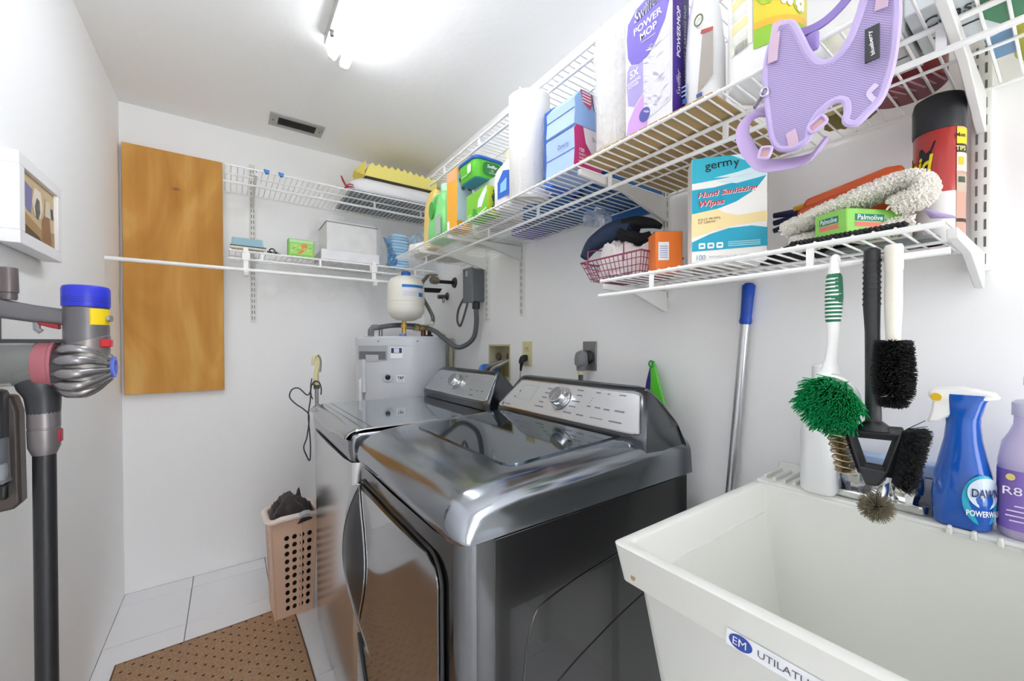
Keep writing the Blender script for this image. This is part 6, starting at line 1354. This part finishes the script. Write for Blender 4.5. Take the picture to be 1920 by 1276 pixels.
obj('upper_box', B().box(.455, .735, 2.44, 2.66, ZM+.059, ZM+.228), M('#d9d9d8', .5, key='wsb2'), t, bevel=.004)
obj('upper_lid_edge', B().box(.452, .738, 2.437, 2.66, ZM+.215, ZM+.220), M('#6c6e70', .5), t)
obj('box_end', B().box(.4235, .426, 2.43, 2.65, ZM+.004, ZM+.05), M('#b9bbbe', .5), t)
b = B()
def bag(u, v):
    a = 2*math.pi*u; r = 1+.05*noise.noise(Vector((math.cos(a)*2, math.sin(a)*2, v*3)))
    k = 1-.25*max(0, v-.8)/.2
    return (.585+.195*k*math.copysign(abs(math.cos(a))**.5, math.cos(a))*r, 2.54+.128*k*math.copysign(abs(math.sin(a))**.5, math.sin(a))*r, ZM+.002+.262*v+.012*noise.noise(Vector((math.cos(a)*3, math.sin(a)*3, v*4+5))))
b.grid(bag, 48, 14); one('clear_wrap_bag', b, film('#ffffff', .13), 'clear plastic bag around the two white boxes', 'plastic bag', smooth=25)
t = thing('blue_pad_stack', 'stack of light blue ribbed pads beside the white boxes', 'pad stack', (.875, 2.47, ZM))
for k in range(11):
    z = ZM+.0185*k; obj('pad', B().prism(rrect(.115-.0015*max(0, k-7)**2, .11, .03, 5, .875, 2.475), lambda a, c, q: (a, c, z+q), .0175), M('#a3cdec' if k % 2 else '#b5d8f2', .6, key='bpad'), t, bevel=.005)
b = B(); b.grid(lambda u, v: (.785+.06*u+.02*math.sin(4*v), 2.43+.02*math.sin(6*u+3*v), ZM+.004+.17*v*(1-.3*u)), 10, 10); one('blue_film_bag', b, film('#4c86bc', .75), 'crumpled blue plastic film between white boxes and blue pads', 'plastic bag')
b = B(); b.grid(lambda u, v: (.93+.14*u, 2.44+.03*math.sin(5*u+4*v)+.02*v, ZM+.11+.17*v*(1-.5*(1-u))), 10, 10); one('blue_film_bag', b, film('#a9d2f0', .6), 'pale blue plastic film standing behind the blue pads', 'plastic bag')
b = B()
b.grid(lambda u, v: (.10+.66*u, 2.60+.03*math.sin(9*u)+.018*math.sin(17*u+3*v), 1.700-(.17+.07*noise.noise(Vector((u*5, 2, 1)))+.03*math.sin(14*u))*v), 48, 10); one('clear_plastic_sheet', b, film('#ffffff', .07), 'clear plastic sheet draped below the lower far shelf', 'plastic sheet')

# ---------------------------------------------------------------- far wall, upper shelf
ZU = Z_UP+.0006
one('grey_cutting_board', B().box(.555, 1.12, 2.325, 2.70, ZU, ZU+.008), M('#8f959b', .5), 'grey flat board lying on the upper far shelf', 'board', bevel=.001)
b = loft([(ZU+.0085,.84,2.50,.50,.30,.05),(ZU+.03,.84,2.50,.54,.33,.07),(ZU+.075,.84,2.50,.53,.32,.07),(ZU+.10,.84,2.50,.46,.26,.05)]); one('white_mop_bag', b, M('#eeedf0', .8, key='wmb', bump=.6, bscale=40), 'white quilted bundle under the yellow foam on the upper shelf', 'bundle', smooth=60)
t = thing('yellow_foam_pad', 'yellow ridged foam block on the upper far shelf under the ceiling', 'foam pad', (.86, 2.45, ZU+.103))
obj('dark_base', B().prism([(.66,2.40),(1.10,2.40),(1.10,2.60),(.66,2.60)], lambda a, c, q: (a, c, ZU+.1035+q), .028), M('#3b362e', .7), t, bevel=.004)
top = [(.60,ZU+.142),(.625,ZU+.165)]+[]
b = B(); z_ = ZU+.132; pr = [(.655, z_), (1.11, z_)]+[(1.11-.0195*k, ZU+(.225 if k % 2 else .205)-.010*abs(k-12)/12) for k in range(23)]
b.prism(pr, lambda a, c, q: (a, 2.405+q, c), .19); obj('foam', b, M('#fff088', .85, key='foam'), t, smooth=0)
b = B(); b.add([(.655,2.405,z_),(.665,2.405,ZU+.222),(.612,2.47,ZU+.172),(.655,2.59,z_),(.665,2.59,ZU+.222),(.625,2.56,ZU+.172)], [(0,1,2),(3,5,4),(0,2,5,3),(1,4,5,2),(0,3,4,1)]); obj('foam_end', b, M('#f6e470', .85, key='foam2'), t, smooth=0)
b = B(); b.tube([(.512,2.335,ZU+.070),(.522,2.335,ZU+.045),(.535,2.335,ZU+.022),(.552,2.335,ZU+.018)], [.004,.006,.006,.004], 8); b.tube([(.535,2.335,ZU+.020),(.555,2.33,ZU+.034),(.575,2.33,ZU+.030)], .003, 6); b.tube([(.53,2.335,ZU+.008),(.55,2.335,ZU+.020),(.58,2.335,ZU+.022)], [.006,.005,.002], 6); one('red_tie', b, M('#a32338', .5), 'red twisted tie at the left end of the white bundle', 'tie')
for x, l in ((.160, 'left of the two small blue clips on the upper far shelf edge'), (.222, 'right of the two small blue clips on the upper far shelf edge')):
    b = B(); b.prism([(x-.012,Z_UP+.006),(x+.013,Z_UP+.003),(x+.010,Z_UP-.012),(x-.002,Z_UP-.016),(x-.010,Z_UP-.006)], lambda a, c, q: (a, 2.298+q, c), .016); one('blue_clip', b, M('#2f7ac6', .4), l, 'clip', 'blue clips on the upper shelf', bevel=.002)
